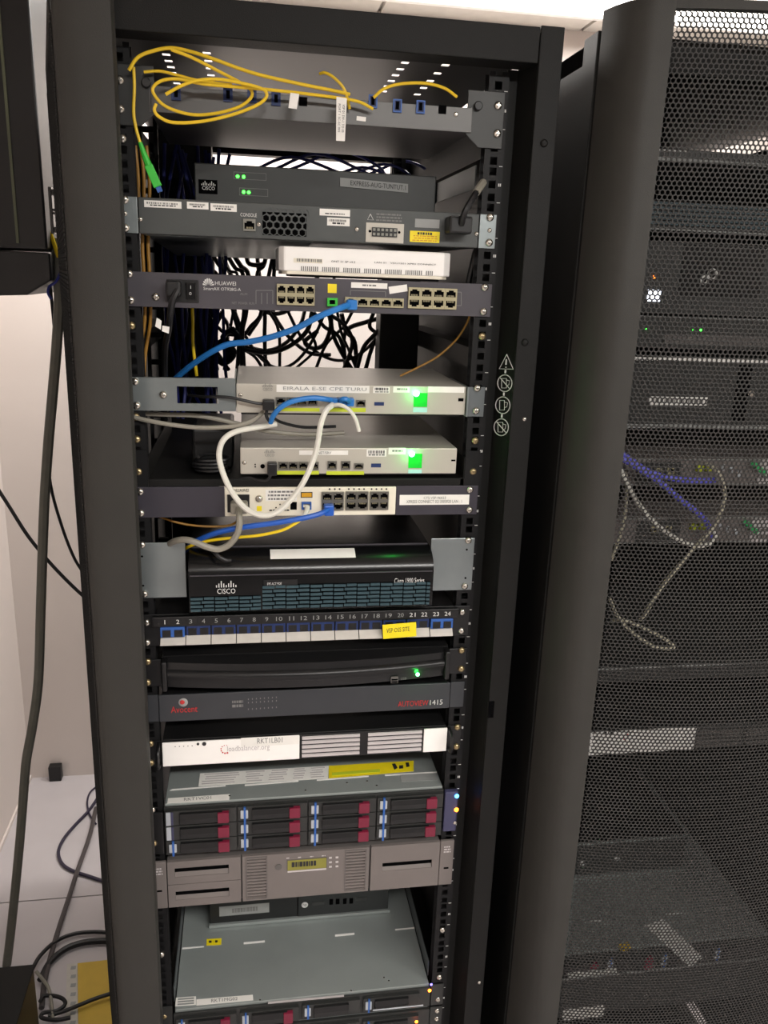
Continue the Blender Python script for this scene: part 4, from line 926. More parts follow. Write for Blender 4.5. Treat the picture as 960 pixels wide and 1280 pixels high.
q0, q1 = at(478, 1082, Y)[0], at(540, 1078, Y)[0]; mag(xg[4], xg[5], zA+.0006, zB_-.0006, (q0, q1, zmid-.006, zmid+.0095))
vh = []
for (u0, u1) in ((309, 332.5), (432, 456)):
    g0, g1 = at(u0, 1095, Y)[0], at(u1, 1087, Y)[0]
    for j in range(13):
        zz = zA+.0065+j*.0058; vh.append((g0, g1, zz, zz+.0026))
cp = MB().plate(xg[2], xg[3], zA+.0006, zB_-.0006, vh, Y, -.0003).build('control_panel', 'tape', t)
for (u0, u1) in ((307.5, 334), (430.5, 457.5)):
    g0, g1 = at(u0, 1095, Y)[0], at(u1, 1087, Y)[0]; MB().plate(g0, g1, zA+.004, zB_-.003, [(g0+.0012, g1-.0012, zA+.0052, zB_-.0042)], Y-.0008, Y-.0001).build('vent_frame', 'taped', cp)
x, z = at(348, 1083.5, Y); MB().cyl((x, Y, z), .0056, -.0015, n=18).build('button', 'taped', cp, .0005)
r = rc(359.5, 1075.5, 407.8, 1084, Y); box('display_frame', 'taped', cp, r[0]-.001, r[1]+.001, Y-.0008, Y-.0001, r[2]-.001, r[3]+.001); box('display', 'lcd', cp, r[0], r[1], Y-.0012, Y-.0008, r[2], r[3])
lines('ink', cp, rc(363, 1077.5, 395, 1081, Y), Y-.0012, 1, 'display_text')
sticker('display_edge', 'slat', cp, rc(359.5, 1086, 407.8, 1086.8, Y), Y)
for i in range(2):
    for j in range(3): x, z = at(413+i*8.2, 1072+j*5.6-.5*i, Y); box('key', 'slat', cp, x-.0022, x+.0022, Y-.0008, Y, z-.0015, z+.0015)
for i in range(4): x, z = at(360+i*14.8, 1072.6-i*1.0, Y); lines('slat', cp, (x-.003, x+.003, z-.0008, z+.0008), Y, 1)
for s in (-1, 1):
    e = box('ear', 'tape', t, s*.2185, s*.2413, Y, -.0004, zA, zB_, .001); x = s*.2300
    lines('slat', e, (x-.006, x+.006, zB_-.022, zB_-.010), Y, 3); box('slot', 'void', e, x-.004, x+.004, Y-.0004, Y, zmid-.011, zmid-.008)

# ------------------------------------------------------------------ grey one unit server with the lid in view, and the desktop computer on it
zL = .5005; zF = .4560; Y = -.004
t = thing('server', 'grey one-unit server pulled low in the rack with its bare lid in view', 'server', (0, .32, zF))
box('body', 'dl', t, -.2150, .2150, .0008, .70, zF, zL, .001)
box('bezel', 'drive', t, -.2175, .2175, Y, .0004, zF, zL-.004, .001)
zT = zL+.0003
s = lid(t, 'paper', ((220,1247.5),(245,1245.5),(245,1256),(219,1258)), zT, 'service_label'); b = MB()
for q in (.2, .5, .8):
    P = lambda a, c_: (tp(220,1247.5,zT+.0005)*(1-a)+tp(245,1245.5,zT+.0005)*a)*(1-c_)+(tp(219,1258,zT+.0005)*(1-a)+tp(245,1256,zT+.0005)*a)*c_
    b.slab([P(.1, q-.1), P(.9, q-.1), P(.9, q+.08), P(.1, q+.08)], (0, 0, 1), .0003)
b.build('fine_print', 'greyp', s)
s = lid(t, 'paper', ((245.5,1249.5),(316,1243.5),(316.5,1250.5),(245.5,1257)), zT, 'name_label'); text('RKT1MG02', 'inkg', s, [tp(264,1249.3,zT), tp(297,1246.5,zT), tp(297,1250.5,zT), tp(264,1253.4,zT)], (0, 0, 1), .0007)
s = lid(t, 'yellow', ((258.5,1174),(277,1173),(276.5,1181),(258,1182)), zT, 'warning_label'); lid(s, 'ink', ((261,1176),(264.5,1175.8),(264.5,1178.4),(261,1178.6)), zT+.0005, 'printed_block'); lid(s, 'ink', ((269,1175.6),(272,1175.4),(272,1178),(269,1178.2)), zT+.0005, 'printed_block')
for uv in (((228,1184.6),(255,1182.6),(255,1184),(227.5,1186.6)),((304.6,1178),(331,1175.6),(331,1178),(304.6,1180.4)),((418.8,1168.4),(443,1166),(443,1168.4),(418.8,1170.8)),((494,1161.4),(518,1159),(518,1160.6),(494,1163))): lid(t, 'white', uv, zT, 'lid_slot')
lid(t, 'slat', ((335,1252.5),(430,1243.5),(430,1246),(335,1255)), zT, 'front_edge_strip')
for (u, v) in ((325,1250),(439,1238.5),(486,1226),(480,1222)): p = tp(u, v, zT); MB().cyl(p, .0014, .0005, 'z', 8).build('rivet', 'screw', t)
for i in range(4):
    x0 = -.2150+i*.1040
    if i < 2: drive(t, x0+.002, x0+.100, zF+.006, zL-.010, Y, latch=True)
    else: drive(t, x0+.002, x0+.100, zF+.010, zL-.008, Y, latch=False)
MB().tube([fr(466,1263,-.018), fr(529,1256.5,-.018)], .0012, 6, 1).build('handle_bar', 'clip', t, smooth=True)
led(t, 537, 1238, -.004, 'lora', .003); led(t, 539, 1230.5, -.004, 'lviol', .0024)
for s in (-1, 1):
    MB().plate(.02, .66, zL-.002, zL+.030, [], s*.2165, s*.2180, 'x').build('slide_rail', 'zincd', t)
    box('ear', 'drive', t, s*.2190, s*.2413, -.003, -.0004, zF, zL+.012 if s < 0 else zL, .001)
t = thing('server', 'lowest dark server at the bottom edge with an orange light', 'server', (0, .32, .405))
box('body', 'dl', t, -.2150, .2150, .0008, .68, .405, .4525, .001); box('bezel', 'drive', t, -.2175, .2175, -.006, .0004, .405, .4515, .001)
for i in range(4): drive(t, -.213+i*.104, -.213+i*.104+.098, .409, .446, -.006, latch=False)
led(t, 520.5, 1277, -.019, 'lora', .0028)
for s in (-1, 1): box('ear', 'drive', t, s*.2190, s*.2413, -.003, -.0004, .405, .4515, .001)

YP = .176; xa, xb = at(262, 1140, YP)[0], at(485, 1130, YP)[0]; zP = zL+.0008
t = thing('desktop_computer', 'black desktop computer lying on the grey server under the tape library', 'computer', ((xa+xb)/2, .36, zP))
box('case', 'black', t, xa, xb, YP+.004, .52, zP, zP+.100, .003)
xsplit = at(372, 1140, YP)[0]
box('front_bezel', 'black', t, xa, xsplit-.0005, YP, YP+.0035, zP+.008, zP+.098, .001); box('front_bezel', 'blackg', t, xsplit+.0005, xb, YP-.002, YP+.0035, zP+.008, zP+.098, .001)
box('foot_strip', 'dl', t, xa-.002, xb+.004, YP-.004, YP+.003, zP, zP+.0060, .001)
sticker('label', 'greyp', t, rc(274, 1133.5, 336.5, 1140, YP), YP); lines('inkg', t, rc(290, 1135.6, 322, 1138, YP), YP-.0006, 1)
x, z = at(381, 1131, YP-.002); MB().cyl((x, YP-.002, z), .0062, -.0006, n=18).build('round_logo', 'inkw', t); text('hp', 'ink', t, rcorn((x-.0036, x+.0036, z-.0038, z+.0042), YP-.0026), t=.0003)
for i, u in enumerate((414, 422, 431, 439)): x, z = at(u, 1127.5-i*.4, YP-.002); box('front_socket', 'void', t, x-.0035, x+.0035, YP-.0026, YP-.002, z-.0055, z+.0065)
x, z = at(403, 1129, YP-.002); box('drive_slot', 'drive', t, x-.020, x+.004, YP-.0026, YP-.002, z-.003, z+.004); x, z = at(452, 1125, YP-.002); box('card_slot', 'drive', t, x-.012, x+.010, YP-.0026, YP-.002, z-.002, z+.006)

# ------------------------------------------------------------------ cables hanging behind the equipment of the open rack
rnd = random.Random(11)
CORD = 'one of the black cords tangled behind the open rack against the white wall'
TR = [((95,65),(120,110),(150,160),(190,330),(215,440),(210,580),(200,680)), ((160,65),(200,130),(235,160),(240,330),(225,440),(230,580)), ((190,65),(225,120),(260,165),(250,330),(232,430),(240,600)),
 ((345,70),(330,120),(300,165),(320,330),(270,400),(235,450)), ((375,70),(355,160),(325,330),(260,440)), ((300,60),(310,160),(335,330),(335,440),(340,600)), ((350,320),(400,420),(405,600)), ((365,325),(440,440),(540,520),(640,530)),
 ((520,330),(500,390),(440,470),(350,510),(240,490)), ((555,330),(530,420),(450,490),(350,520),(235,505)), ((230,500),(290,540),(330,600)), ((240,500),(330,545),(370,600)), ((540,420),(570,480),(560,520),(470,600)),
 ((580,420),(520,470),(560,500),(610,480),(640,400),(630,330)), ((640,330),(650,430),(690,520),(740,600)), ((670,330),(690,430),(720,500),(760,600)), ((690,340),(710,420),(750,470),(760,600)), ((870,360),(800,380),(720,410),(700,470),(710,600)),
 ((880,400),(830,450),(790,500),(760,600)), ((860,440),(830,500),(800,600)), ((60,320),(100,380),(150,430),(190,440)), ((10,60),(30,110),(20,170),(40,330)), ((110,330),(160,380),(165,440),(150,600)), ((20,330),(60,420),(90,500),(100,600)),
 ((130,60),(170,140),(210,165),(190,330),(170,440)), ((740,330),(700,400),(620,480),(570,600)), ((60,60),(70,110),(90,170),(110,330),(80,430),(120,600)), ((140,330),(110,400),(90,470),(130,540),(170,600)), ((390,60),(380,110),(375,330)), ((250,60),(265,110),(330,110),(340,60)),
 ((40,60),(60,120),(120,165),(200,330)), ((600,330),(690,380),(740,470),(700,600)), ((560,330),(610,400),(680,450),(720,600)), ((840,330),(820,400),(870,440))]
for i, tr in enumerate(TR):
    y = .55+.02*(i % 9)
    cable('power_cable', CORD, 'cord', [fr(240+a/3.692, 300+b/3.692, y+.008*((k*7+i) % 3)) for k, (a, b) in enumerate(tr)], rnd.uniform(.0030, .0050), 'cords tangled behind the open rack', 'cord', 5, 6)
for (u, v, q, lab) in ((289, 422, .017, 'dark knot of taped cords behind the slate panel'), (279, 440, .024, 'dark coil of spare cord behind the zinc bracket')):
    c = fr(u, v, .56); b = MB(); ln = [c+Vector((q*(.75+.25*math.sin(k*1.7))*math.cos(k*1.3), .012*math.sin(k*.9), q*(.8+.2*math.cos(k*2.1))*math.sin(k*1.3))) for k in range(34)]
    tag(b.tube(ln, .0045, 6, 4).build('cord_coil', 'cord', None, smooth=True), lab, 'cord coil')
tag(box('cable_trough', 'black', None, -.250, -.150, .60, .66, .10, 1.93, .003), 'black vertical cable trough standing at the left rear of the open rack', 'cable trough')
tag(box('power_strip', 'black', None, .172, .250, .52, .58, .40, 1.70, .003), 'black vertical power strip standing at the right rear of the open rack', 'power strip')
LOOP = 'black cord drooping in a loop behind the open rack'
for i in range(3):
    y = rnd.uniform(.62, .80); x0 = rnd.uniform(-.22, .0); x1 = x0+rnd.uniform(.10, .26); zt0 = rnd.uniform(1.62, 1.78); lo = rnd.uniform(1.47, 1.62)
    p = [Vector((x0+(x1-x0)*q, y+rnd.uniform(-.01, .01), zt0-(zt0-lo)*math.sin(math.pi*q)**.7)) for q in (0, .15, .32, .5, .68, .85, 1)]
    cable('power_cable', LOOP, 'cord', p, rnd.uniform(.003, .0048), 'looped cords behind the open rack', 'cord', 5, 6)
BLU = 'navy blue network cable hanging inside the left rear of the rack'
for i in range(12):
    x = -.225+.0085*i+rnd.uniform(-.005, .005); y = .45+rnd.uniform(-.05, .08)
    cable('network_cable', BLU, 'navy', [Vector((x+rnd.uniform(-.016, .016), y+rnd.uniform(-.02, .02), z)) for z in (1.88, 1.78, 1.70, 1.60, 1.50, 1.42)], .0030, 'navy cables at the left rear', 'cable', 4, 6)
TOPB = 'navy blue cable sweeping across under the top fibre tray at the back'
for i in range(7):
    y = .60+.03*i; z = 1.90+.012*(i % 3)
    cable('network_cable', TOPB, 'navy', [Vector((-.16+.05*i, y, z-.07)), Vector((-.08+.05*i, y+.02, z-.035)), Vector((.0+.05*i, y, z-.005)), Vector((.1+.04*i, y, z-.03)), Vector((.20, y, z-.06))], .0030, 'navy cables under the top tray', 'cable', 5, 6)
cable('network_cable', 'yellow cable hanging inside the left rear of the rack', 'yel', px((240,380,.16),(241,400,.16),(241,425,.16),(243,447,.16),(246,470,.16)), .0024)
for k, (u0, u1, lab) in enumerate(((184,181,'amber fibre lead hanging right beside the left rail'), (191,188,'second amber fibre lead hanging just inside the left rail'), (177,174,'amber fibre lead nearest the left rail, short and frayed'))):
    cable('fibre_lead', lab, 'brown', px((u0-8,182,.03),(u0-4,230,.03),(u0-6,300,.03),(u0-4,345,.03),(u1,400,.03),(u1-6,440,.03),(u1-8,472,.03)), .0022)
cable('fibre_lead', 'amber lead drooping in an arc from the slate panel right end', 'brown', px((588,392,.04),(583,405,.05),(570,425,.06),(548,445,.06),(525,458,.06),(500,470,.06)), .0016)
# cable manager bars at the left rear
t = thing('cable_ladder', 'black vertical cable ladder inside the left rear of the rack', 'cable ladder', (-.215, .30, 1.2))
for x in (-.245, -.222): box('upright', 'rail', t, x-.003, x+.003, .29, .30, 1.2, 1.93)
for k in range(16): box('rung', 'rail', t, -.2418, -.2252, .2905, .2995, 1.22+k*.044, 1.228+k*.044)
t = thing('side_bracket', 'grey steel support bracket at the right rear above the charcoal chassis', 'bracket', (.23, .3, 1.73))
MB().box(.2220, .2235, .05, .55, 1.80, 1.83).build('arm', 'zincd', t); MB().box(.2150, .2219, .30, .34, 1.70, 1.84).build('upright', 'black', t)

# ------------------------------------------------------------------ equipment behind the perforated door of the right rack
def r2x(u, v): return at(u, v, 0)
def unit2(name, label, cat, v0, v1, m, depth=.35, Y=-.004, uref=880, lidm=None, ear='rail'):
    zb, zt = at(uref, v1, Y)[1], at(uref, v0, Y)[1]
    t = thing(name, label, cat, (XC2, depth/2, zb))
    box('body', lidm or m, t, XC2-.2165, XC2+.2165, .0006, depth, zb, zt, .001); box('front_panel', m, t, XC2-.2185, XC2+.2185, Y, .0003, zb, zt-.0005, .001)
    for s in (-1, 1): box('ear', ear, t, XC2+s*.2195, XC2+s*.2413, -.0025, -.0004, zb, zt)
    return t, zb, zt
t, zb, zt = unit2('patch_panel', 'uppermost dark panel with a pale edge behind the perforated door', 'patch panel', 188, 205, 'drive', .2)
box('edge_strip', 'greyp', t, XC2-.215, XC2+.215, -.0055, -.0041, zb+.001, zb+.0050); b = MB()
for k in range(9): b.box(XC2-.21+k*.0075, XC2-.207+k*.0075, -.0055, -.0041, zt-.004, zt-.002)
b.build('marks', 'inkw', t)
t, zb, zt = unit2('router', 'dark router with a dim teal grille behind the perforated door', 'router', 253, 291, 'black', .3)
for j in range(5): box('slat', 'teal', t, XC2-.200, XC2+.200, -.0065, -.0041, zb+.008+j*.0062, zb+.0120+j*.0062)
box('edge_strip', 'greyp', t, XC2-.215, XC2+.215, -.0055, -.0041, zb+.001, zb+.0030)
t, zb, zt = unit2('server', 'black two-unit server with chrome rings logo behind the perforated door', 'server', 304, 394, 'drive', .4)
for k, (u, v, q) in enumerate(((880,350,.0050),(890,343,.0065))):
    x, z = at(u, v, -.005); MB().tube([Vector((x+q*math.cos(a*math.pi/8), -.006, z+q*math.sin(a*math.pi/8))) for a in range(17)], .0017, 6, 1).build('logo_ring', 'inkw', t, smooth=True)
r = rc(855, 305, 948, 374, -.004); box('black_bezel', 'blackg', t, r[0], r[1], -.0048, -.0041, r[2], r[3])
r = rc(810, 362, 824, 377, -.004); box('status_display', 'lwht', t, r[0], r[1], -.0055, -.0041, r[2], r[3]); led(t, 818, 346, -.0045, 'lora', .002)
t, zb, zt = unit2('server', 'dark one-unit server with small green lights behind the perforated door', 'server', 396, 436, 'drive', .4)
for (u, v) in ((808,412),(867,412.5),(876,412.5)): led(t, u, v, -.0045, 'lgrn2', .0016)
r = rc(830, 417, 958, 436, -.004); box('vent_panel', 'taped', t, r[0], r[1], -.006, -.0041, r[2]+.004, r[3]); box('edge_strip', 'greyp', t, XC2-.215, XC2+.215, -.0055, -.0041, zt-.003, zt-.001)
t, zb, zt = unit2('server', 'two-unit server with bright lid edge and white barcode label, behind the perforated door', 'server', 447, 531, 'drive', .42)
box('lid_edge', 'white', t, XC2-.2165, XC2+.2165, -.0075, -.0041, zt-.0055, zt-.001); r = rc(812, 495.5, 883, 507, -.004); s = sticker('label', 'white', t, r, -.0041); bars('inkg', s, (r[0]+.006, r[1]-.006, r[2]+.003, r[3]-.003), -.0046, 30)
r = rc(924, 456, 930, 527, -.004); box('groove', 'void', t, r[0], r[1], -.0048, -.0041, r[2], r[3])
x, z = at(938, 492, -.005); MB().cyl((x, -.0042, z), .0050, -.003, n=16).build('lock_knob', 'screw', t)
t_, zb_, zt_2 = unit2('shelf', 'pale edged shelf beneath the barcode labelled server behind the perforated door', 'shelf', 530, 536, 'greyp', .40)
b_rt = []
for i, (v0, v1, lab) in enumerate(((573, 606, 'upper grey router with green tabs behind the perforated door'), (646, 678, 'lower grey router with green tabs behind the perforated door'))):
    t, zb, zt = unit2('router', lab, 'router', v0, v1, 'tape', .3)
    dv = v0-573
    r = rc(797, 577+dv, 848, 604+dv, -.0041); box('dark_bay', 'drive', t, r[0], r[1], -.005, -.0041, r[2], r[3])
    for (u, v) in ((822,589),(838,588)): port(t, u-4*i, v+dv, -.0051, 'pbeige', .0115, .0100)
    for (u, v) in ((873,585),(884,584)): x, z = at(u-8*i, v+dv, -.0045); box('yellow_plug', 'lime', t, x-.005, x+.005, -.012, -.0042, z-.005, z+.005, .001)
    for k in range(3): x, z = at(903+k*10-4*i, 584+dv+k*4, -.0045); box('clip', 'clip', t, x-.0028, x+.0028, -.0075, -.0042, z-.005, z+.005, .001)
    p0, p1 = fr(938-10*i, 577+dv, -.006), fr(955-10*i, 592+dv, -.006); d_ = (p1-p0).normalized(); n_ = Vector((-d_.z, 0, d_.x))*.0035
    MB().slab([p0+n_, p1+n_, p1-n_, p0-n_], (0, -1, 0), .006).build('green_tab', 'pcb', t, .001)
    r = rc(950-10*i, 575+dv, 1000, 604+dv, -.0041); MB().plate(r[0], r[1], r[2], r[3], [(r[0]+.004+k*.006, r[0]+.008+k*.006, r[2]+.006+j*.011, r[2]+.012+j*.011) for k in range(6) for j in range(2)], -.006, -.0042).build('pale_grid', 'slat', t)
    box('edge_strip', 'greyp', t, XC2-.215, XC2+.215, -.0055, -.0041, zt-.0022, zt-.0008); box('edge_strip', 'greyp', t, XC2-.215, XC2+.215, -.0055, -.0041, zb+.0006, zb+.002)
cable('network_cable', 'violet blue cable reaching upper router behind the perforated door', 'violet', px((776,566,-.02),(790,576,-.024),(808,588,-.026),(830,596,-.028),(855,600,-.028),(880,601,-.026),(893,600,-.018)), .0044)
cable('network_cable', 'violet blue cable slanting down to lower router behind the perforated door', 'violet', px((776,572,-.03),(800,587,-.034),(825,603,-.036),(850,624,-.036),(872,641,-.034),(884,654,-.026),(890,672,-.016)), .0044)
cable('network_cable', 'white cable in a deep loop between routers behind the perforated door', 'wcord', px((775,585,-.03),(784,605,-.034),(800,632,-.038),(820,655,-.040),(845,673,-.042),(868,682,-.042),(886,680,-.040),(894,670,-.034),(890,660,-.024)), .0034)
cable('network_cable', 'beige cable from upper router trailing far down behind the perforated door', 'pale', px((884,580,-.016),(897,590,-.03),(906,615,-.036),(901,640,-.04),(890,660,-.042),(870,683,-.044),(850,705,-.044),(826,735,-.044),(808,765,-.044),(800,775,-.040)), .0030)
cable('network_cable', 'beige cable loop hanging low at left behind the perforated door', 'pale', px((762,748,-.03),(772,770,-.034),(790,790,-.036),(815,807,-.038),(835,811,-.038),(842,808,-.036),(828,797,-.034),(800,783,-.034),(776,774,-.03),(764,777,-.02)), .0028)
cable('network_cable', 'beige cable falling along the left stile behind the perforated door', 'pale', px((782,590,-.02),(783,620,-.022),(780,650,-.022),(772,678,-.022),(764,700,-.018)), .0028)
t, zb, zt = unit2('shelf', 'dark shelf with a pale front edge half way down behind the perforated door', 'shelf', 829, 848, 'drive', .45); box('edge_strip', 'greyp', t, XC2-.215, XC2+.215, -.0055, -.0041, zt-.004, zt-.0015)
# white faced server of the right rack
Yb = -.004; zb, zt = at(868, 936, Yb)[1], at(868, 907, Yb)[1]
t = thing('server', 'white faced one-unit server behind the perforated door', 'server', (XC2, .3, zb))
box('body', 'black', t, XC2-.2165, XC2+.2165, .0006, .6, zb, zt, .001); box('bezel', 'drive', t, XC2-.2178, XC2+.2178, Yb, .0003, zb, zt-.0005)
xw = at(868, 920, Yb)[0]; s0 = box('name_panel', 'white', t, XC2-.2165, xw, Yb-.003, Yb-.0002, zb+.001, zt-.001, .0008)
for (f0, f1) in ((xw+.004, xw+.085), (xw+.093, xw+.172)):
    for j in range(4): zz = zb+.005+j*.0078; MB().prism([(Yb-.0028, zz), (Yb-.0028, zz+.003), (Yb-.0004, zz+.004), (Yb-.0004, zz)][::-1], f0, f1, 'x').build('slat', 'taped', t)
ftext('●', 'inkr', s0, 780, 918, 790, 927, Yb-.003) if False else None
for k in range(5): a = math.radians(90+k*40); c = fr(784, 922, Yb-.003); MB().cyl((c.x+.006*math.cos(a), Yb-.003, c.z+.006*math.sin(a)), .0011, -.0004, n=8).build('logo_dot', 'inkr', s0)
for u in (757, 764): x, z = at(u, 916, Yb-.003); MB().cyl((x, Yb-.003, z), .0020, -.001, n=10).build('button', 'ink', s0)
# low grey server with the dark computer on it, right rack
zL2 = .5350; zF2 = zL2-.0445
t = thing('server', 'grey server with lid in view low behind the perforated door', 'server', (XC2, .34, zF2))
box('body', 'dl', t, XC2-.2150, XC2+.2150, .0008, .70, zF2, zL2, .001); box('bezel', 'drive', t, XC2-.2175, XC2+.2175, -.004, .0004, zF2, zL2-.003, .001)
for s in (-1, 1): box('ear', 'drive', t, XC2+s*.2190, XC2+s*.2413, -.003, -.0004, zF2, zL2)
zT = zL2+.0003
s = lid(t, 'cream', ((806,1157),(829,1149),(878,1195),(868,1209),(858,1210)), zT) if False else MB().slab([tp(806,1157,zT), tp(829,1149,zT), tp(879,1197,zT), tp(862,1209,zT)], (0, 0, 1), .0006).build('service_label', 'white', t)
lid(t, 'gold', ((772,1181),(786,1177),(789,1186),(776,1190)), zT, 'warning_label'); lid(t, 'paper', ((710,1216),(771,1210),(771,1216),(710,1223)), zT, 'name_label')
for uv in (((731,1152),(752,1150),(752,1151.5),(731,1153.5)),((833,1142),(853,1140),(853,1141.5),(833,1143.5)),((899,1136),(911,1134.5),(911,1136),(899,1137.5))): lid(t, 'white', uv, zT, 'lid_slot')
for i in range(4): drive(t, XC2-.213+i*.104, XC2-.213+i*.104+.098, zF2+.006, zL2-.008, -.004, latch=(i < 2))
t = thing('server', 'bottom grey server with a white label behind the perforated door', 'server', (XC2, .34, zF2-.092))
box('body', 'dl', t, XC2-.2150, XC2+.2150, .0008, .70, zF2-.092, zF2-.003, .001); box('bezel', 'drive', t, XC2-.2175, XC2+.2175, -.004, .0004, zF2-.092, zF2-.0035, .001)
r = rc(704, 1262, 754, 1270, -.0041); sticker('name_label', 'paper', t, (r[0], r[1], r[2], r[3]), -.0041); box('edge_strip', 'greyp', t, XC2-.215, XC2+.215, -.0055, -.0041, zF2-.008, zF2-.0045)
YP = tp(800, 1092, zL2).y; zP = zL2+.0008
t = thing('desktop_computer', 'dark desktop computer on the grey server behind the perforated door', 'computer', (XC2-.05, YP+.17, zP))
x1p = at(853, 1080, YP)[0]; x0p = x1p-.33
zt2 = at(780, 1050, YP)[1]
box('case', 'black', t, x0p, x1p, YP+.003, YP+.34, zP, zt2, .002); box('front_bezel', 'drive', t, x0p, x1p, YP, YP+.0025, zP+.008, zt2-.004, .001)
box('foot_strip', 'dl', t, x0p-.002, x1p+.002, YP-.004, YP+.0028, zP, zP+.006); box('top_edge', 'dl', t, x0p, x1p, YP-.002, YP+.0028, zt2-.0038, zt2)
x, z = at(771, 1073, YP); MB().cyl((x, YP, z), .0060, -.0006, n=16).build('round_logo', 'inkw', t)
x, z = at(728, 1079, YP); box('label', 'inkw', t, x-.004, x+.004, YP-.0006, YP, z-.005, z+.005)

# ------------------------------------------------------------------ left corner of the room
YW = .62
xr = at(47.5, 150, YW)[0]
zwb = at(50, 312, YW)[1]
t = thing('wall_cabinet', 'black wall mounted equipment box in the upper left corner', 'wall box', (XL+.15, .8, zwb))
box('housing', 'black', t, XL+.001, xr, YW, 1.05, zwb, 2.28, .004)
pe = [fr(8+(i*.0), v, YW-.001) for i, v in enumerate((0, 300))]; xe = at(10, 150, YW)[0]; MB().box(xe-.0025, xe+.0025, YW-.003, YW-.0003, zwb+.01, 2.27).build('edge_trim', 'olive', t)
zl_, zl2 = at(60, 316, YW)[1], at(60, 350, YW)[1]
MB().prism([(XL+.001, at(10, 310, YW)[1]), (at(60, 316, YW)[0]+.003, zl_), (at(62, 350, YW)[0]+.003, zl2), (at(33, 368, YW)[0], at(33, 369, YW)[1]), (XL+.001, at(0, 376, YW)[1]-.003)][::-1], YW+.002, .95, 'y').build('lower_tray', 'black', t, .003)
t = thing('cable_ring', 'black open cable guide clipped to the wall box side', 'cable guide', (at(64, 290, YW)[0], YW+.02, at(64, 290, YW)[1]))
x0, z0 = at(57, 292, YW); x1, z1 = at(58, 233, YW); xm1 = at(72, 260, YW)[0]
box('spine', 'blackg', t, x1+.002, x1+.008, YW, YW+.02, z0, z1, .001)
for v in (240, 262, 266, 287):
    zz = at(64, v, YW)[1]; box('finger', 'blackg', t, x1+.0085, xm1+.004, YW, YW+.02, zz-(.005 if v in (240, 287) else .002), zz+(.005 if v in (240, 287) else .002))
YC = .66
cable('trunk_cable', 'thick dark grey cable hanging down beside the wall in the left corner', 'thick', px((70,300,YC+.02),(72,340,YC),(74,372,YC),(71,430,YC),(66,490,YC),(60,560,YC),(55,640,YC),(51,760,YC),(48,850,YC),(41,905,YC),(33,950,YC),(30,985,YC),(24,1060,YC),(14,1160,YC),(4,1240,YC),(-4,1300,YC)), .0105)
cable('network_cable', 'yellow cable stub below the cable guide', 'yel', px((62,290,YC),(66,300,YC),(70,312,YC),(73,322,YC)), .0040)
cable('network_cable', 'blue cable curling under the wall box', 'navy', px((76,340,.64),(70,352,.64),(62,358,.64),(60,366,.64),(64,374,.64)), .0026)
cable('network_cable', 'thin dark cable falling from the wall box behind the thick cable', 'cord', px((60,345,.70),(64,370,.70),(69,430,.70),(67,480,.70),(60,560,.70),(64,610,.70),(78,660,.70),(92,696,.70),(104,716,.70)), .0034)
cable('network_cable', 'dark cable slanting across the white wall towards the rack door', 'cord', px((-6,606,.75),(12,634,.75),(35,670,.75),(62,703,.75),(90,732,.75),(112,752,.75)), .0042)
cable('network_cable', 'pale cable strung across the top of the white wall', 'wcord', [Vector((XL+.16, YB-.012, at(40, 85, YB)[1])), fr(42, 84, YB-.012), fr(60, 58, YB-.012), fr(80, 40, YB-.012)], .0052)
cable('network_cable', 'pale cable bulging from behind the open door edge', 'wcord', px((68,108,YB-.02),(60,120,YB-.02),(55,140,YB-.02),(58,165,YB-.02),(66,188,YB-.02),(76,200,YB-.02)), .0046)
# small plinth block at the wall, mat and box on the floor
p = tp(71, 972, 0); tag(MB().box(p.x-.020, p.x+.020, YB-.03, YB-.002, 0, .055).build('wall_socket', 'black', None, .003), 'small black floor outlet at the foot of the back wall', 'outlet')
def gp(u, v, z=.006): return tp(u, v, z)
a, b_, c, d = gp(97,1204), gp(150,1198), gp(168,1300), gp(98,1310)
t = thing('floor_mat', 'ochre yellow plate with a pale edge lying on the floor beside the open door', 'mat', (a.x+.05, (a.y+d.y)/2, 0))
MB().slab([a, b_, c, d], (0, 0, -1), .0055).build('plate', 'gold', t)
e0, e1 = gp(84, 1205), gp(80, 1311); MB().slab([e0, a-Vector((.001, 0, 0)), d-Vector((.001, 0, 0)), e1], (0, 0, -1), .0055).build('pale_edge', 'strip', t)
for k in range(9):
    p = (e0*.4+a*.6).lerp(e1*.4+d*.6, (k+.5)/9); MB().box(p.x-.006, p.x+.006, p.y-.005, p.y+.005, p.z, p.z+.0006).build('punched_mark', 'greyp', t)
zbx = .26
q0, q1 = tp(44, 1206, zbx), tp(17, 1281, zbx)
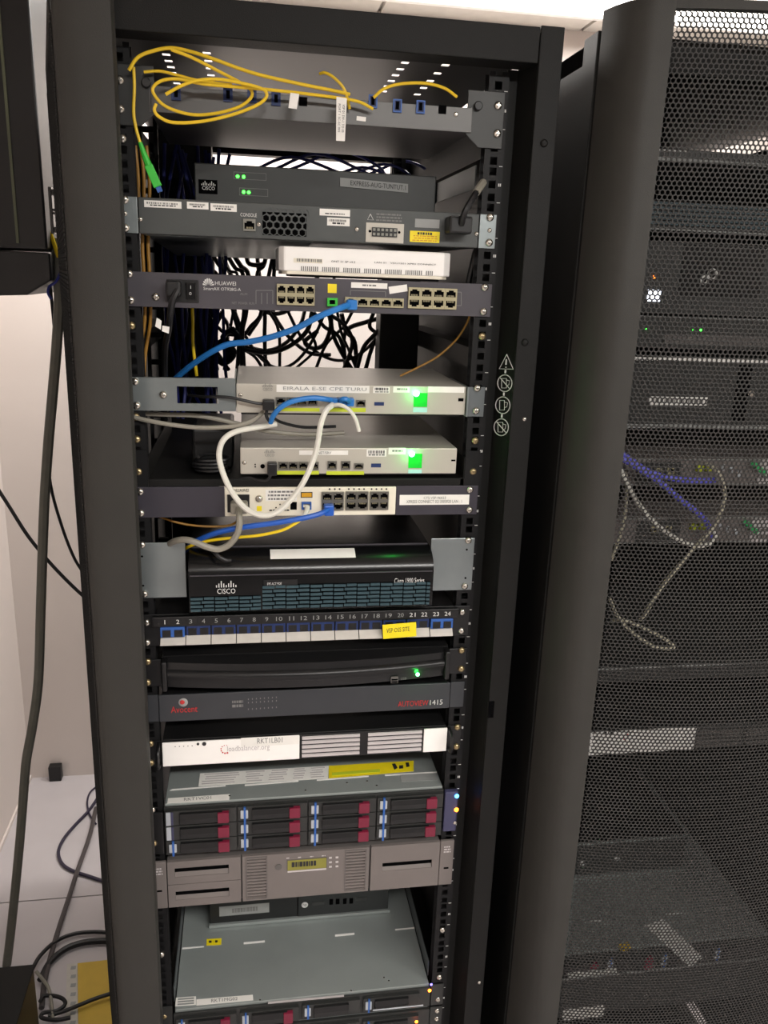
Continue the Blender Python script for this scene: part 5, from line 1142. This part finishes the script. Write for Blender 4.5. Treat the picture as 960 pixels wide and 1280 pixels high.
t = thing('equipment_box', 'black box standing on the floor at the lower left', 'box', (XL+.14, q1.y, 0))
box('body', 'black', t, XL+.010, (q0.x+q1.x)/2, q1.y-.25, q0.y, .0, zbx-.004, .004); box('lid', 'cab', t, XL+.008, (q0.x+q1.x)/2+.002, q1.y-.252, q0.y+.002, zbx-.0035, zbx, .001)
zc_ = .006
def fp(*a): return [tp(u, v, z) for u, v, z in a]
cable('floor_cable', 'dark cable making a pointed loop on the white floor', 'dusk', fp((130,985,.006),(112,1012,.006),(95,1030,.006),(80,1048,.006),(73,1065,.006),(78,1080,.006),(92,1089,.006),(110,1095,.006),(128,1101,.006),(150,1108,.006)), .0048)
cable('floor_cable', 'thin dark blue cable curving out from under the open door', 'dusk', fp((125,980,.005),(113,990,.005),(109,1003,.005),(112,1018,.005),(120,1030,.005)), .0030)
cable('floor_cable', 'dark cable running straight across the floor towards the box', 'dgrey', fp((120,1010,.012),(112,1045,.016),(98,1085,.016),(85,1125,.014),(72,1165,.010),(62,1200,.010),(56,1225,.010),(52,1260,.010)), .0065)
cable('floor_cable', 'black cable arching from box corner over the floor', 'cord', fp((40,1212,.02),(50,1195,.02),(68,1178,.014),(90,1168,.010),(115,1165,.010),(140,1166,.010)), .0050)
cable('floor_cable', 'thick black cable sweeping below the arching one on the floor', 'cord', fp((50,1225,.01),(62,1203,.010),(82,1186,.010),(105,1178,.010),(130,1176,.010),(150,1177,.010)), .0075)
cable('floor_cable', 'black cable curled in a small loop beside the box', 'cord', fp((50,1252,.02),(55,1245,.02),(68,1245,.02),(79,1249,.02),(81,1256,.02),(70,1264,.02),(55,1266,.02),(52,1272,.02),(70,1275,.02),(88,1272,.02)), .0046)
cable('floor_cable', 'black cable crossing the ochre plate towards the rack', 'cord', fp((60,1270,.02),(80,1264,.018),(100,1256,.018),(120,1248,.018),(145,1240,.018)), .0046)
cable('floor_cable', 'pale grey cable dropping from the box to the floor', 'gcord', fp((45,1214,.03),(53,1224,.02),(60,1234,.02),(64,1250,.02),(66,1275,.02)), .0040)
